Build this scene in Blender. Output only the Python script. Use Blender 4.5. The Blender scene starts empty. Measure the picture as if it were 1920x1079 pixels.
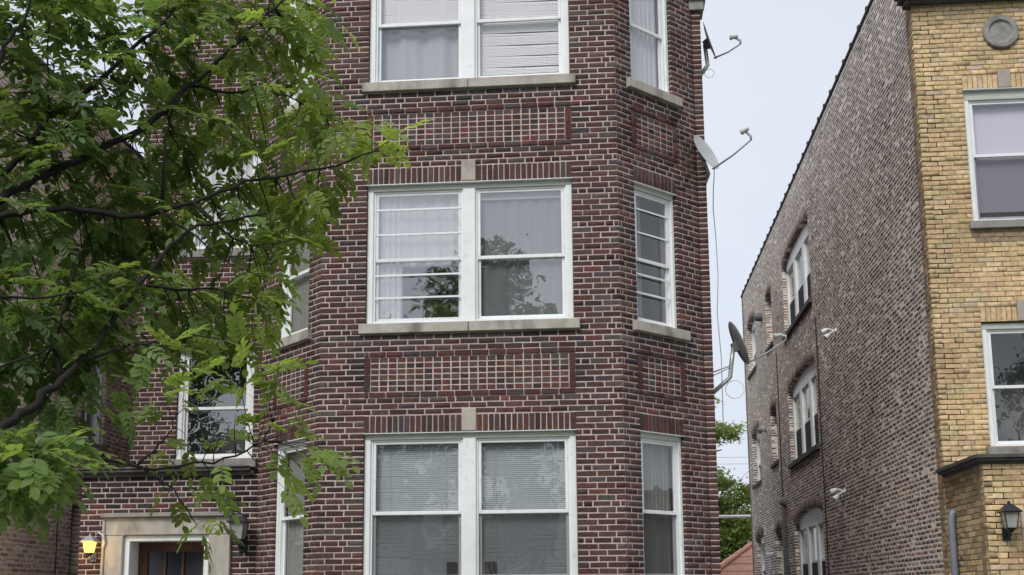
import bpy, math, random
import numpy as np
from mathutils import Vector, Matrix, Quaternion, noise as mnoise

rnd = random.Random(7)
scene = bpy.context.scene
col = scene.collection
R = math.radians

# ------------------------------------------------------------------ camera
CAMZ = 1.6
F_PX, CX, CY = 2123.2, 960.0, 772.66
YAW, PITCH, ROLL = R(-4.72716), R(9.40367), R(-0.46588)
_f = Vector((math.sin(YAW)*math.cos(PITCH), math.cos(YAW)*math.cos(PITCH), math.sin(PITCH)))
_r = Vector((math.cos(YAW), -math.sin(YAW), 0))
_u = _r.cross(_f)
RIGHT = _r*math.cos(ROLL) + _u*math.sin(ROLL)
UP = -_r*math.sin(ROLL) + _u*math.cos(ROLL)
FWD = _f
CAMP = Vector((0, 0, CAMZ))
cam_d = bpy.data.cameras.new('camera')
cam = bpy.data.objects.new('camera', cam_d)
col.objects.link(cam)
m = Matrix((RIGHT, UP, -FWD)).transposed().to_4x4()
m.translation = CAMP
cam.matrix_world = m
cam_d.sensor_width = 36
cam_d.lens = 36*F_PX/1920
cam_d.shift_y = (CY-539.5)/1920
cam_d.clip_end = 2000
scene.camera = cam


def proj(p):
    d = Vector(p)-CAMP
    z = d.dot(FWD)
    return (CX+F_PX*d.dot(RIGHT)/z, CY-F_PX*d.dot(UP)/z, z)


def at(u, v, Y):
    d = RIGHT*((u-CX)/F_PX) - UP*((v-CY)/F_PX) + FWD
    return CAMP + d*(Y/d.y)


# ------------------------------------------------------------------ world, sun, exposure
SUN_EL, SUN_AZ = R(46), R(203)        # azimuth measured from +Y (the facade side) clockwise
w = bpy.data.worlds.new('World')
scene.world = w
w.use_nodes = True
nt = w.node_tree
nt.nodes.clear()
o_ = nt.nodes.new('ShaderNodeOutputWorld')
bg = nt.nodes.new('ShaderNodeBackground')
bg.inputs[1].default_value = 0.1
sky = nt.nodes.new('ShaderNodeTexSky')
sky.sky_type = 'NISHITA'
sky.sun_disc = False
sky.sun_elevation = SUN_EL
sky.sun_rotation = SUN_AZ
sky.dust_density = 3
noise = nt.nodes.new('ShaderNodeTexNoise')
noise.inputs['Scale'].default_value = 1.6
noise.inputs['Detail'].default_value = 4
tc = nt.nodes.new('ShaderNodeTexCoord')
ramp = nt.nodes.new('ShaderNodeValToRGB')
ramp.color_ramp.elements[0].position = .3
ramp.color_ramp.elements[0].color = (4.7, 5.15, 6.0, 1)
ramp.color_ramp.elements[1].position = .72
ramp.color_ramp.elements[1].color = (5.7, 6.05, 6.65, 1)
mix = nt.nodes.new('ShaderNodeMix')
mix.data_type = 'RGBA'
mix.inputs[0].default_value = .9          # an even cloud deck over the clear sky
nt.links.new(tc.outputs['Generated'], noise.inputs['Vector'])
nt.links.new(noise.outputs[0], ramp.inputs[0])
nt.links.new(sky.outputs[0], mix.inputs[6])
nt.links.new(ramp.outputs[0], mix.inputs[7])
nt.links.new(mix.outputs[2], bg.inputs[0])
nt.links.new(bg.outputs[0], o_.inputs[0])

sd = bpy.data.lights.new('sun', 'SUN')
sd.energy = 1.5
sd.angle = R(24)
sd.color = (1, .97, .93)
so = bpy.data.objects.new('sun', sd)
col.objects.link(so)
sdir = Vector((math.sin(SUN_AZ)*math.cos(SUN_EL), math.cos(SUN_AZ)*math.cos(SUN_EL), math.sin(SUN_EL)))
so.rotation_euler = sdir.to_track_quat('Z', 'Y').to_euler()
so.location = (0, -10, 30)
scene.view_settings.view_transform = 'Standard'
scene.view_settings.look = 'None'
scene.view_settings.exposure = 0.56
scene.view_settings.gamma = 1
scene.render.engine = 'CYCLES'
scene.cycles.max_bounces = 8
scene.cycles.transparent_max_bounces = 24
scene.render.resolution_x, scene.render.resolution_y = 1024, 575

# ------------------------------------------------------------------ materials
MATS = {}


def mat(name, rgb, rough=.8, noise_amt=.15, nscale=8., bump=0., bscale=60., metallic=0., spec=.3,
        tone=None, stain=None, stain_rgb=None, stretch=(1, 1, 1)):
    """Principled with a noise-mottled colour. tone: None | 'OBJ' (object colour) | 'ATTR' (per-piece colour)"""
    if name in MATS:
        return MATS[name]
    M = bpy.data.materials.new(name)
    M.use_nodes = True
    t = M.node_tree
    b = t.nodes['Principled BSDF']
    b.inputs['Roughness'].default_value = rough
    b.inputs['Metallic'].default_value = metallic
    b.inputs['Specular IOR Level'].default_value = spec
    g = t.nodes.new('ShaderNodeNewGeometry')
    mp = t.nodes.new('ShaderNodeMapping')
    mp.inputs['Scale'].default_value = stretch
    t.links.new(g.outputs['Position'], mp.inputs[0])
    n = t.nodes.new('ShaderNodeTexNoise')
    n.inputs['Scale'].default_value = nscale
    n.inputs['Detail'].default_value = 5
    t.links.new(mp.outputs[0], n.inputs['Vector'])
    mr = t.nodes.new('ShaderNodeMapRange')
    mr.inputs[1].default_value = .25
    mr.inputs[2].default_value = .75
    mr.inputs[3].default_value = 1-noise_amt
    mr.inputs[4].default_value = 1+noise_amt
    t.links.new(n.outputs[0], mr.inputs[0])
    mx = t.nodes.new('ShaderNodeMix')
    mx.data_type = 'RGBA'
    mx.blend_type = 'MULTIPLY'
    mx.inputs[0].default_value = 1
    if tone == 'OBJ':
        oi = t.nodes.new('ShaderNodeObjectInfo')
        t.links.new(oi.outputs['Color'], mx.inputs[6])
    elif tone == 'ATTR':
        a = t.nodes.new('ShaderNodeAttribute')
        a.attribute_name = 'tone'
        t.links.new(a.outputs['Color'], mx.inputs[6])
    else:
        mx.inputs[6].default_value = (*rgb, 1)
    t.links.new(mr.outputs[0], mx.inputs[7])
    out = mx.outputs[2]
    if stain:
        n2 = t.nodes.new('ShaderNodeTexNoise')
        n2.inputs['Scale'].default_value = stain[0]
        n2.inputs['Detail'].default_value = 6
        t.links.new(mp.outputs[0], n2.inputs['Vector'])
        m2 = t.nodes.new('ShaderNodeMapRange')
        m2.inputs[1].default_value = stain[1]
        m2.inputs[2].default_value = stain[2]
        m2.inputs[4].default_value = stain[3]
        t.links.new(n2.outputs[0], m2.inputs[0])
        mx2 = t.nodes.new('ShaderNodeMix')
        mx2.data_type = 'RGBA'
        t.links.new(m2.outputs[0], mx2.inputs[0])
        t.links.new(out, mx2.inputs[6])
        mx2.inputs[7].default_value = (*stain_rgb, 1)
        out = mx2.outputs[2]
    t.links.new(out, b.inputs['Base Color'])
    if bump:
        nb = t.nodes.new('ShaderNodeTexNoise')
        nb.inputs['Scale'].default_value = bscale
        nb.inputs['Detail'].default_value = 4
        t.links.new(mp.outputs[0], nb.inputs['Vector'])
        bp = t.nodes.new('ShaderNodeBump')
        bp.inputs['Strength'].default_value = bump
        bp.inputs['Distance'].default_value = .004
        t.links.new(nb.outputs[0], bp.inputs['Height'])
        t.links.new(bp.outputs[0], b.inputs['Normal'])
    MATS[name] = M
    return M


def brick_mats(key):
    return (mat(key+' piece', (0, 0, 0), .92, .28, 22, .5, 130, tone='OBJ', stain=(60, .62, .8, .35), stain_rgb=(.03, .025, .025)),
            mat(key+' field', (0, 0, 0), .92, .28, 22, .5, 130, tone='ATTR', stain=(60, .62, .8, .35), stain_rgb=(.03, .025, .025)))


RED = brick_mats('red brick')
YEL = brick_mats('yellow brick')
TAN = brick_mats('common brick')
M_MORT = mat('pinkish mortar', (.56, .45, .415), .95, .16, 14, .5, 90, stain=(1.6, .48, .75, .55), stain_rgb=(.25, .19, .175))
M_MORTY = mat('brown mortar', (.26, .18, .10), .95, .2, 14, .4, 90)
M_MORTT = mat('grey lime mortar', (.80, .73, .66), .95, .2, 9, .5, 70, stain=(.8, .5, .75, .4), stain_rgb=(.40, .32, .29))
M_MORTL = mat('tan lime mortar', (.78, .68, .58), .95, .2, 9, .5, 70)
M_STONE = mat('limestone', (.45, .412, .355), .9, .14, 10, .35, 140, stain=(4.5, .5, .72, .85), stain_rgb=(.17, .155, .135), stretch=(1, 1, .5))
M_STONEG = mat('grey stone', (.30, .285, .265), .9, .2, 10, .3, 120, stain=(4, .5, .72, .7), stain_rgb=(.11, .10, .095))
M_LEDGE = mat('dark weathered ledge', (.085, .08, .078), .85, .3, 8, .3, 80, stain=(7, .58, .72, .5), stain_rgb=(.26, .24, .22))
M_WHITE = mat('white window paint', (.84, .855, .845), .45, .07, 5, 0, stain=(9, .58, .78, .45), stain_rgb=(.45, .43, .38))
M_WHITE2 = mat('white aluminium storm', (.81, .84, .85), .35, .05, 6)
M_CAP = mat('shade toned weathered flashing', (.52, .53, .48), .5, .12, 6, stain=(3, .5, .75, .5), stain_rgb=(.3, .3, .26), stretch=(1, 1, 6))  # greenish grey base has the shade under the soldier course put into it
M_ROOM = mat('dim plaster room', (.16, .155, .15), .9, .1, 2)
M_DARK = mat('dark shade', (.02, .02, .022), .8, .2, 5)
M_DOOR = mat('brown wood door', (.085, .040, .022), .5, .3, 12, .1, 60, stretch=(4, 4, .6))
M_METAL = mat('grey painted steel', (.30, .31, .32), .45, .1, 10, spec=.5)
M_GALV = mat('galvanised tube', (.42, .42, .41), .4, .15, 20, metallic=.5)
M_DKMETAL = mat('dark bracket metal', (.13, .133, .14), .5, .2, 20)
M_BLACK = mat('black lantern metal', (.012, .013, .018), .4, .2, 20, spec=.5)
M_PIPE = mat('grey pipe paint', (.20, .225, .25), .4, .1, 10, spec=.5)
M_CABLE = mat('black cable', (.03, .03, .032), .6, .1, 10)
M_CABLEW = mat('pale cable', (.72, .73, .73), .5, .1, 10)
M_SIDE = mat('plain brick flank', (.20, .13, .11), .95, .35, 25)
M_ROOFING = mat('black roofing felt', (.05, .05, .05), .95, .2, 3)
M_COPING = mat('dark clay coping', (.055, .042, .04), .7, .3, 9)
M_BARK = mat('dark bark', (.02, .017, .015), .9, .35, 30, .8, 60)
M_BARK2 = mat('brown bark', (.09, .065, .05), .9, .35, 20, .8, 40)
M_FABRIC = None


def glass_mat(name, base, k, rough=.0, tint=(1, 1, 1), wav=.02):
    M = bpy.data.materials.new(name)
    M.use_nodes = True
    t = M.node_tree
    t.nodes.clear()
    o = t.nodes.new('ShaderNodeOutputMaterial')
    tr = t.nodes.new('ShaderNodeBsdfTransparent')
    tr.inputs[0].default_value = (*tint, 1)
    gl = t.nodes.new('ShaderNodeBsdfGlossy')
    gl.inputs['Roughness'].default_value = rough
    lw = t.nodes.new('ShaderNodeLayerWeight')
    lw.inputs[0].default_value = .5
    fr = t.nodes.new('ShaderNodeMath')                  # Schlick: reflection grows towards grazing, same from both sides
    fr.operation = 'POWER'
    fr.inputs[1].default_value = 4
    t.links.new(lw.outputs['Facing'], fr.inputs[0])
    ma = t.nodes.new('ShaderNodeMath')
    ma.operation = 'MULTIPLY_ADD'
    ma.use_clamp = True
    ma.inputs[1].default_value = k
    ma.inputs[2].default_value = base
    t.links.new(fr.outputs[0], ma.inputs[0])
    g = t.nodes.new('ShaderNodeNewGeometry')
    n = t.nodes.new('ShaderNodeTexNoise')
    n.inputs['Scale'].default_value = 3.2
    n.inputs['Detail'].default_value = 1
    t.links.new(g.outputs['Position'], n.inputs['Vector'])
    b = t.nodes.new('ShaderNodeBump')
    b.inputs['Strength'].default_value = 1
    b.inputs['Distance'].default_value = wav
    t.links.new(n.outputs[0], b.inputs['Height'])
    t.links.new(b.outputs[0], gl.inputs['Normal'])
    mx = t.nodes.new('ShaderNodeMixShader')
    t.links.new(ma.outputs[0], mx.inputs[0])
    t.links.new(tr.outputs[0], mx.inputs[1])
    t.links.new(gl.outputs[0], mx.inputs[2])
    t.links.new(mx.outputs[0], o.inputs[0])
    return M


M_GLASS = glass_mat('window glass', .13, .8, wav=.004)
M_GLASS2 = glass_mat('storm glass', .30, .7, wav=.003)


def thin_mat(name, rgb, trans, alpha=1., rough=.8):
    """thin fabric / screen / leaf: diffuse + translucent, optionally see-through"""
    M = bpy.data.materials.new(name)
    M.use_nodes = True
    t = M.node_tree
    t.nodes.clear()
    o = t.nodes.new('ShaderNodeOutputMaterial')
    d = t.nodes.new('ShaderNodeBsdfDiffuse')
    d.inputs[0].default_value = (*rgb, 1)
    l = t.nodes.new('ShaderNodeBsdfTranslucent')
    l.inputs[0].default_value = (*rgb, 1)
    mx = t.nodes.new('ShaderNodeMixShader')
    mx.inputs[0].default_value = trans
    t.links.new(d.outputs[0], mx.inputs[1])
    t.links.new(l.outputs[0], mx.inputs[2])
    out = mx
    if alpha < 1:
        tr = t.nodes.new('ShaderNodeBsdfTransparent')
        m2 = t.nodes.new('ShaderNodeMixShader')
        m2.inputs[0].default_value = alpha
        t.links.new(tr.outputs[0], m2.inputs[1])
        t.links.new(mx.outputs[0], m2.inputs[2])
        out = m2
    t.links.new(out.outputs[0], o.inputs[0])
    return M


M_SHEER = thin_mat('white sheer curtain', (.90, .90, .92), .25, 1.)
M_LINEN = thin_mat('grey green curtain', (.34, .35, .325), .15)
M_SHEER2 = thin_mat('grey sheer curtain', (.33, .335, .35), .25)
M_DRAPE = thin_mat('pale grey drape', (.60, .61, .66), .3)
M_LAV = thin_mat('lavender roller shade', (.72, .67, .80), .15)
M_SLATW = thin_mat('white blind slats', (.92, .90, .92), .2)
M_SLATG = thin_mat('grey blind slats', (.50, .54, .56), .1)
M_SCREEN = thin_mat('fly screen mesh', (.10, .095, .095), .2, .42)
M_PLASTIC = thin_mat('cloudy plastic sheet', (.72, .74, .78), .4, .55)


def leaf_mat(name, mode, rgb=(.05, .11, .02)):
    M = bpy.data.materials.new(name)
    M.use_nodes = True
    t = M.node_tree
    t.nodes.clear()
    o = t.nodes.new('ShaderNodeOutputMaterial')
    if mode == 'OBJ':
        c = t.nodes.new('ShaderNodeObjectInfo').outputs['Color']
    else:
        a = t.nodes.new('ShaderNodeAttribute')
        a.attribute_name = 'tone'
        c = a.outputs['Color']
    p = t.nodes.new('ShaderNodeBsdfPrincipled')
    p.inputs['Roughness'].default_value = .42
    p.inputs['Specular IOR Level'].default_value = .35
    t.links.new(c, p.inputs['Base Color'])
    tl = t.nodes.new('ShaderNodeBsdfTranslucent')
    mu = t.nodes.new('ShaderNodeMix')
    mu.data_type = 'RGBA'
    mu.blend_type = 'MULTIPLY'
    mu.inputs[0].default_value = 1
    mu.inputs[7].default_value = (2.1, 1.95, 1.0, 1)
    t.links.new(c, mu.inputs[6])
    t.links.new(mu.outputs[2], tl.inputs[0])
    mx = t.nodes.new('ShaderNodeMixShader')
    mx.inputs[0].default_value = .5
    t.links.new(p.outputs[0], mx.inputs[1])
    t.links.new(tl.outputs[0], mx.inputs[2])
    t.links.new(mx.outputs[0], o.inputs[0])
    return M


M_LEAF = (leaf_mat('leaf piece', 'OBJ'), leaf_mat('leaf mass', 'ATTR'))


def emit_mat(name, rgb, s):
    M = bpy.data.materials.new(name)
    M.use_nodes = True
    t = M.node_tree
    t.nodes.clear()
    o = t.nodes.new('ShaderNodeOutputMaterial')
    e = t.nodes.new('ShaderNodeEmission')
    e.inputs[0].default_value = (*rgb, 1)
    e.inputs[1].default_value = s
    t.links.new(e.outputs[0], o.inputs[0])
    return M


M_BULB = emit_mat('glowing amber glass', (1, .62, .13), 1.5)
M_GLOBE = emit_mat('glowing globe', (1, .75, .25), 1.0)

# ------------------------------------------------------------------ object helpers


def link(o, parent=None):
    col.objects.link(o)
    if parent is not None:
        o.parent = parent
        if parent.type == 'EMPTY':
            o.matrix_parent_inverse = Matrix.Translation(-parent.location)
    return o


def tag(o, label, cat, group=None):
    o['label'] = label
    o['category'] = cat
    if group:
        o['group'] = group
    return o


def thing(name, label, cat, loc, group=None):
    o = bpy.data.objects.new(name, None)
    o.empty_display_size = .3
    o.location = loc
    col.objects.link(o)
    return tag(o, label, cat, group)


class MB:
    def __init__(s):
        s.v, s.f = [], []

    def add(s, vs, fs):
        k = len(s.v)
        s.v += [tuple(p) for p in vs]
        s.f += [tuple(i+k for i in f) for f in fs]
        return s

    def hexa(s, c8):
        return s.add(c8, [(0, 3, 2, 1), (4, 5, 6, 7), (0, 1, 5, 4), (1, 2, 6, 5), (2, 3, 7, 6), (3, 0, 4, 7)])

    def box(s, x0, x1, y0, y1, z0, z1):
        return s.hexa([(x0, y0, z0), (x1, y0, z0), (x1, y1, z0), (x0, y1, z0), (x0, y0, z1), (x1, y0, z1), (x1, y1, z1), (x0, y1, z1)])

    def lbox(s, W, u0, u1, n0, n1, z0, z1, taper=0., bev=0.):
        """box in wall coordinates: u along, n outward; n1 is the outer face (bev chamfers its rim)"""
        P = W.p
        if not bev:
            return s.hexa([P(u0, n1, z0), P(u1, n1, z0), P(u1, n0, z0), P(u0, n0, z0),
                           P(u0, n1, z1-taper), P(u1, n1, z1-taper), P(u1, n0, z1), P(u0, n0, z1)])
        b = bev
        vs = [P(u0, n0, z0), P(u1, n0, z0), P(u1, n0, z1), P(u0, n0, z1),
              P(u0, n1-b, z0), P(u1, n1-b, z0), P(u1, n1-b, z1-taper), P(u0, n1-b, z1-taper),
              P(u0+b, n1, z0+b), P(u1-b, n1, z0+b), P(u1-b, n1, z1-b-taper), P(u0+b, n1, z1-b-taper)]
        fs = [(0, 3, 2, 1), (8, 9, 10, 11)]
        for a in range(4):
            c = (a+1) % 4
            fs += [(a, c, 4+c, 4+a), (4+a, 4+c, 8+c, 8+a)]
        return s.add(vs, fs)

    def tube(s, pts, r, n=8, cap=True):
        pts = [Vector(p) for p in pts]
        rr = r if isinstance(r, (list, tuple)) else [r]*len(pts)
        k = len(s.v)
        prev = None
        for i, p in enumerate(pts):
            d = (pts[min(i+1, len(pts)-1)]-pts[max(i-1, 0)]).normalized()
            if prev is None:
                a = d.orthogonal().normalized()
            else:
                a = (prev-d*prev.dot(d))
                a = a.normalized() if a.length > 1e-6 else d.orthogonal().normalized()
            prev = a
            b = d.cross(a)
            for j in range(n):
                t = 2*math.pi*j/n
                s.v.append(tuple(p+(a*math.cos(t)+b*math.sin(t))*rr[i]))
        for i in range(len(pts)-1):
            for j in range(n):
                j2 = (j+1) % n
                s.f.append((k+i*n+j, k+i*n+j2, k+(i+1)*n+j2, k+(i+1)*n+j))
        if cap:
            s.f.append(tuple(k+j for j in range(n))[::-1])
            s.f.append(tuple(k+(len(pts)-1)*n+j for j in range(n)))
        return s

    def lathe(s, c, ax, prof, n=20, squash=1., up=None):
        """prof: list of (radius, height along ax)"""
        ax = Vector(ax).normalized()
        a = (Vector(up)-ax*ax.dot(Vector(up))).normalized() if up is not None else ax.orthogonal().normalized()
        b = ax.cross(a)
        k = len(s.v)
        c = Vector(c)
        for (r, h) in prof:
            for j in range(n):
                t = 2*math.pi*(j+.5)/n
                s.v.append(tuple(c+ax*h+a*(r*math.cos(t))+b*(r*squash*math.sin(t))))
        for i in range(len(prof)-1):
            for j in range(n):
                j2 = (j+1) % n
                s.f.append((k+i*n+j, k+i*n+j2, k+(i+1)*n+j2, k+(i+1)*n+j))
        s.f.append(tuple(k+j for j in range(n))[::-1])
        s.f.append(tuple(k+(len(prof)-1)*n+j for j in range(n)))
        return s

    def build(s, name, material, parent=None, smooth=False):
        me = bpy.data.meshes.new(name)
        me.from_pydata(s.v, [], s.f)
        me.materials.append(material)
        me.update()
        if smooth:
            me.polygons.foreach_set('use_smooth', [True]*len(me.polygons))
        return link(bpy.data.objects.new(name, me), parent)


def mesh_np(name, V, Q, material, parent, tone=None, tri=False):
    k = Q.shape[1]
    me = bpy.data.meshes.new(name)
    me.vertices.add(len(V))
    me.vertices.foreach_set('co', np.asarray(V, np.float32).ravel())
    me.loops.add(Q.size)
    me.loops.foreach_set('vertex_index', Q.astype(np.int32).ravel())
    me.polygons.add(len(Q))
    me.polygons.foreach_set('loop_start', np.arange(len(Q), dtype=np.int32)*k)
    me.polygons.foreach_set('loop_total', np.full(len(Q), k, np.int32))
    me.update(calc_edges=True)
    if tone is not None:
        at_ = me.attributes.new('tone', 'FLOAT_COLOR', 'POINT')
        at_.data.foreach_set('color', np.asarray(tone, np.float32).ravel())
    me.materials.append(material)
    return link(bpy.data.objects.new(name, me), parent)


class Wall:
    """a vertical wall plane: o = its left end seen from outside, ang = direction of u"""

    def __init__(s, x, y, ang, L):
        s.o = Vector((x, y, 0))
        s.ang = ang
        s.U = Vector((math.cos(ang), math.sin(ang), 0))
        s.N = Vector((math.sin(ang), -math.cos(ang), 0))
        s.L = L

    def p(s, u, n, z):
        q = s.o+s.U*u+s.N*n
        return (q.x, q.y, z)


def core(W, u0, u1, z0, z1, holes, n0, n1, name, material, parent):
    """wall slab (mortar) with rectangular holes and their reveals; outer face n1, inner n0"""
    us = sorted({u0, u1, *[min(max(h[0], u0), u1) for h in holes], *[min(max(h[1], u0), u1) for h in holes]})
    zs = sorted({z0, z1, *[min(max(h[2], z0), z1) for h in holes], *[min(max(h[3], z0), z1) for h in holes]})
    solid = {}
    for i in range(len(us)-1):
        for j in range(len(zs)-1):
            uc, zc = (us[i]+us[i+1])/2, (zs[j]+zs[j+1])/2
            solid[i, j] = not any(h[0] < uc < h[1] and h[2] < zc < h[3] for h in holes)
    b = MB()
    P = W.p
    for (i, j), ok in solid.items():
        if not ok:
            continue
        a, c, d, e = us[i], us[i+1], zs[j], zs[j+1]
        b.add([P(a, n1, d), P(c, n1, d), P(c, n1, e), P(a, n1, e)], [(0, 1, 2, 3)])
        b.add([P(a, n0, d), P(c, n0, d), P(c, n0, e), P(a, n0, e)], [(3, 2, 1, 0)])
        if not solid.get((i-1, j)):
            b.add([P(a, n0, d), P(a, n1, d), P(a, n1, e), P(a, n0, e)], [(0, 1, 2, 3)])
        if not solid.get((i+1, j)):
            b.add([P(c, n0, d), P(c, n1, d), P(c, n1, e), P(c, n0, e)], [(3, 2, 1, 0)])
        if not solid.get((i, j-1)):
            b.add([P(a, n0, d), P(c, n0, d), P(c, n1, d), P(a, n1, d)], [(0, 1, 2, 3)])
        if not solid.get((i, j+1)):
            b.add([P(a, n0, e), P(c, n0, e), P(c, n1, e), P(a, n1, e)], [(3, 2, 1, 0)])
    return b.build(name, material, parent)


# ------------------------------------------------------------------ bricks
def brick_variant(r):
    V = []
    for (y, ins) in ((1., 0.), (.025, 0.), (0., 1.)):
        for (sx, sz) in ((-1, -1), (1, -1), (1, 1), (-1, 1)):
            bx = ins*.012+r.uniform(-.014, .014)
            bz = ins*.05+r.uniform(-.06, .06)
            V.append((sx*(.5-bx), y+(r.uniform(-.012, .012) if ins else 0), sz*(.5-bz)))
    return np.array(V)


BQ = np.array([(11, 10, 9, 8)][::-1] + [q for a in range(4) for c in ((a+1) % 4,) for q in ((a, c, 4+c, 4+a), (4+a, 4+c, 8+c, 8+a))])
BQ[0] = (8, 9, 10, 11)
BVARS = [brick_variant(rnd) for _ in range(10)]
BMESH = {}


def brick_mesh(key, i, material, name):
    k = (key, i, name)
    if k not in BMESH:
        me = bpy.data.meshes.new(name)
        me.from_pydata([tuple(v) for v in BVARS[i]], [], [tuple(q) for q in BQ])
        me.materials.append(material)
        me.update()
        BMESH[k] = me
    return BMESH[k]


class Bricks:
    """collects brick pieces of one building; the 300 that show largest of each kind become objects"""

    def __init__(s, key, mats):
        s.key, s.mats, s.items = key, mats, {}

    def add(s, kind, W, u0, u1, z0, z1, tone, n=0., d=.095, rot=0., parent=None):
        if u1-u0 < .012:
            return
        s.items.setdefault(kind, []).append((W, (u0+u1)/2, (z0+z1)/2, u1-u0, z1-z0, tone, n, d, rot, parent, rnd.randrange(10)))

    def finish(s, root, limit=300, rest='brickwork'):
        for kind, L in s.items.items():
            sc = []
            for it in L:
                W, uc, zc, w_, h_ = it[:5]
                a = proj(W.p(uc-w_/2, 0, zc-h_/2))
                b = proj(W.p(uc+w_/2, 0, zc+h_/2))
                c = ((a[0]+b[0])/2, (a[1]+b[1])/2)
                vis = 0 < c[0] < 1920 and 0 < c[1] < 1079 and a[2] > 0
                if vis and c[0] < 560 and c[1] < 700:
                    vis = False                        # behind the tree crown
                sc.append(abs((b[0]-a[0])*(b[1]-a[1])) if vis else -1)
            order = sorted(range(len(L)), key=lambda i: -sc[i])
            one = set(i for i in order[:limit] if sc[i] > 60)
            for i in one:
                W, uc, zc, w_, h_, tone, n, d, rot, par, vi = L[i]
                o = bpy.data.objects.new(kind, brick_mesh(s.key, vi, s.mats[0], kind))
                q = W.o+W.U*uc+W.N*n
                Mx = Matrix.Translation((q.x, q.y, zc)) @ Matrix.Rotation(W.ang, 4, 'Z') @ Matrix.Rotation(rot, 4, 'Y')
                o.color = (*tone, 1)
                link(o, par or root)
                o.matrix_basis = Mx @ Matrix.Diagonal((w_, d, h_, 1))
            rl = [L[i] for i in range(len(L)) if i not in one]
            if not rl:
                continue
            n_ = len(rl)
            V = np.zeros((n_, 12, 3))
            T = np.ones((n_, 12, 4))
            for k, (W, uc, zc, w_, h_, tone, n, d, rot, par, vi) in enumerate(rl):
                b = BVARS[vi]*np.array((w_, d, h_))
                if rot:
                    c_, s_ = math.cos(rot), math.sin(rot)
                    b = np.stack([b[:, 0]*c_+b[:, 2]*s_, b[:, 1], -b[:, 0]*s_+b[:, 2]*c_], 1)
                U, N = np.array(W.U), np.array(W.N)
                V[k] = np.array(W.o)+U*(uc+b[:, :1])+N*(n-b[:, 1:2])+np.array((0, 0, 1.))*(zc+b[:, 2:3])
                T[k, :, :3] = tone
            Q = (BQ[None]+(np.arange(n_)*12)[:, None, None]).reshape(-1, 4)
            o = mesh_np(rest if kind == 'brick' else kind+'_field', V.reshape(-1, 3), Q, s.mats[1], root, T.reshape(-1, 4))
            o['kind'] = 'stuff'


def pick(pal, r=rnd):
    lo = .9 if pal is PAL_YEL else .8
    t = r.random()*sum(p[0] for p in pal)
    for wgt, c in pal:
        t -= wgt
        if t <= 0:
            break
    g = r.uniform(lo, 2-lo)
    return tuple(max(.005, x*g*r.uniform(.95, 1.05)) for x in c)


PAL_RED = [(56, (.084, .044, .039)), (15, (.100, .044, .038)), (14, (.084, .066, .063)), (14, (.055, .036, .034)), (2, (.135, .050, .043)), (10, (.100, .066, .053))]
PAL_GREY = [(60, (.072, .060, .060)), (40, (.062, .042, .040))]
PAL_YEL = [(60, (.60, .44, .245)), (26, (.64, .475, .275)), (9, (.53, .385, .22)), (5, (.54, .42, .29))]
PAL_TAN = [(58, (.235, .18, .155)), (24, (.17, .13, .118)), (18, (.32, .25, .21))]
PAL_LEFT = [(50, (.50, .385, .315)), (25, (.60, .47, .385)), (25, (.36, .27, .225))]


def lay(B, W, L0, L1, z_base, i0, i1, C, Mod, holes, pal, joint=.0170, hdr=6, shift=0., corner=None,
        parent=None, tint=None, kind='brick', jit=.004, d=.095, closed=(True, True), nj=.002):
    """courses i0..i1 of running bond with a header course now and then; holes are (u0,u1,z0,z1)"""
    for i in range(i0, i1):
        za, zb = z_base+i*C+joint/2, z_base+(i+1)*C-joint/2
        zm = (za+zb)/2
        cuts = sorted((h[0], h[1]) for h in holes if h[2] < zm < h[3])
        iv, a = [], L0
        for c0, c1 in cuts:
            if c0 > a+.004:
                iv.append((a, c0, a == L0, False))
            a = max(a, c1)
        if a < L1-.004:
            iv.append((a, L1, a == L0, True))
        head = hdr and i % hdr == 2
        js, u, k = [], L0-Mod*2+shift+(Mod/2 if i % 2 else 0), 0
        if head:
            u = L0-Mod*3+shift+(Mod/4)
        while u < L1+Mod:
            js.append(u)
            if head and k % 2:
                u += Mod/2
            else:
                u += Mod
            k += 1
        for (a, b, fl, fr) in iv:
            inn = [x+rnd.uniform(-jit, jit) for x in js if a+.045 < x < b-.045]
            ed = [a]+inn+[b]
            for q in range(len(ed)-1):
                first, last = q == 0, q == len(ed)-2
                ua = ed[q]+(0 if first else joint/2)
                ub = ed[q+1]-(0 if last else joint/2)
                if first and fl and not closed[0] and i % 2 == 0:
                    ua += joint
                tone = pick(pal)
                if corner and first and fl and corner[0] is not None:
                    tone = corner[0].setdefault(i, tone)
                if corner and last and fr and corner[1] is not None:
                    tone = corner[1].setdefault(i, tone)
                if tint:
                    tone = tint((ua+ub)/2, zm, tone)
                q_ = Vector(W.p((ua+ub)/2, 0, zm))
                bl_ = mnoise.noise(q_*.9)+.6*mnoise.noise(q_*2.3)
                tone = tuple(x*(1+.22*bl_) for x in tone)
                B.add(kind, W, ua, ub, za+rnd.uniform(-.001, .001), zb+rnd.uniform(-.0015, .0015), tone,
                      n=rnd.uniform(-nj, nj), d=d, parent=parent)


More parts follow.
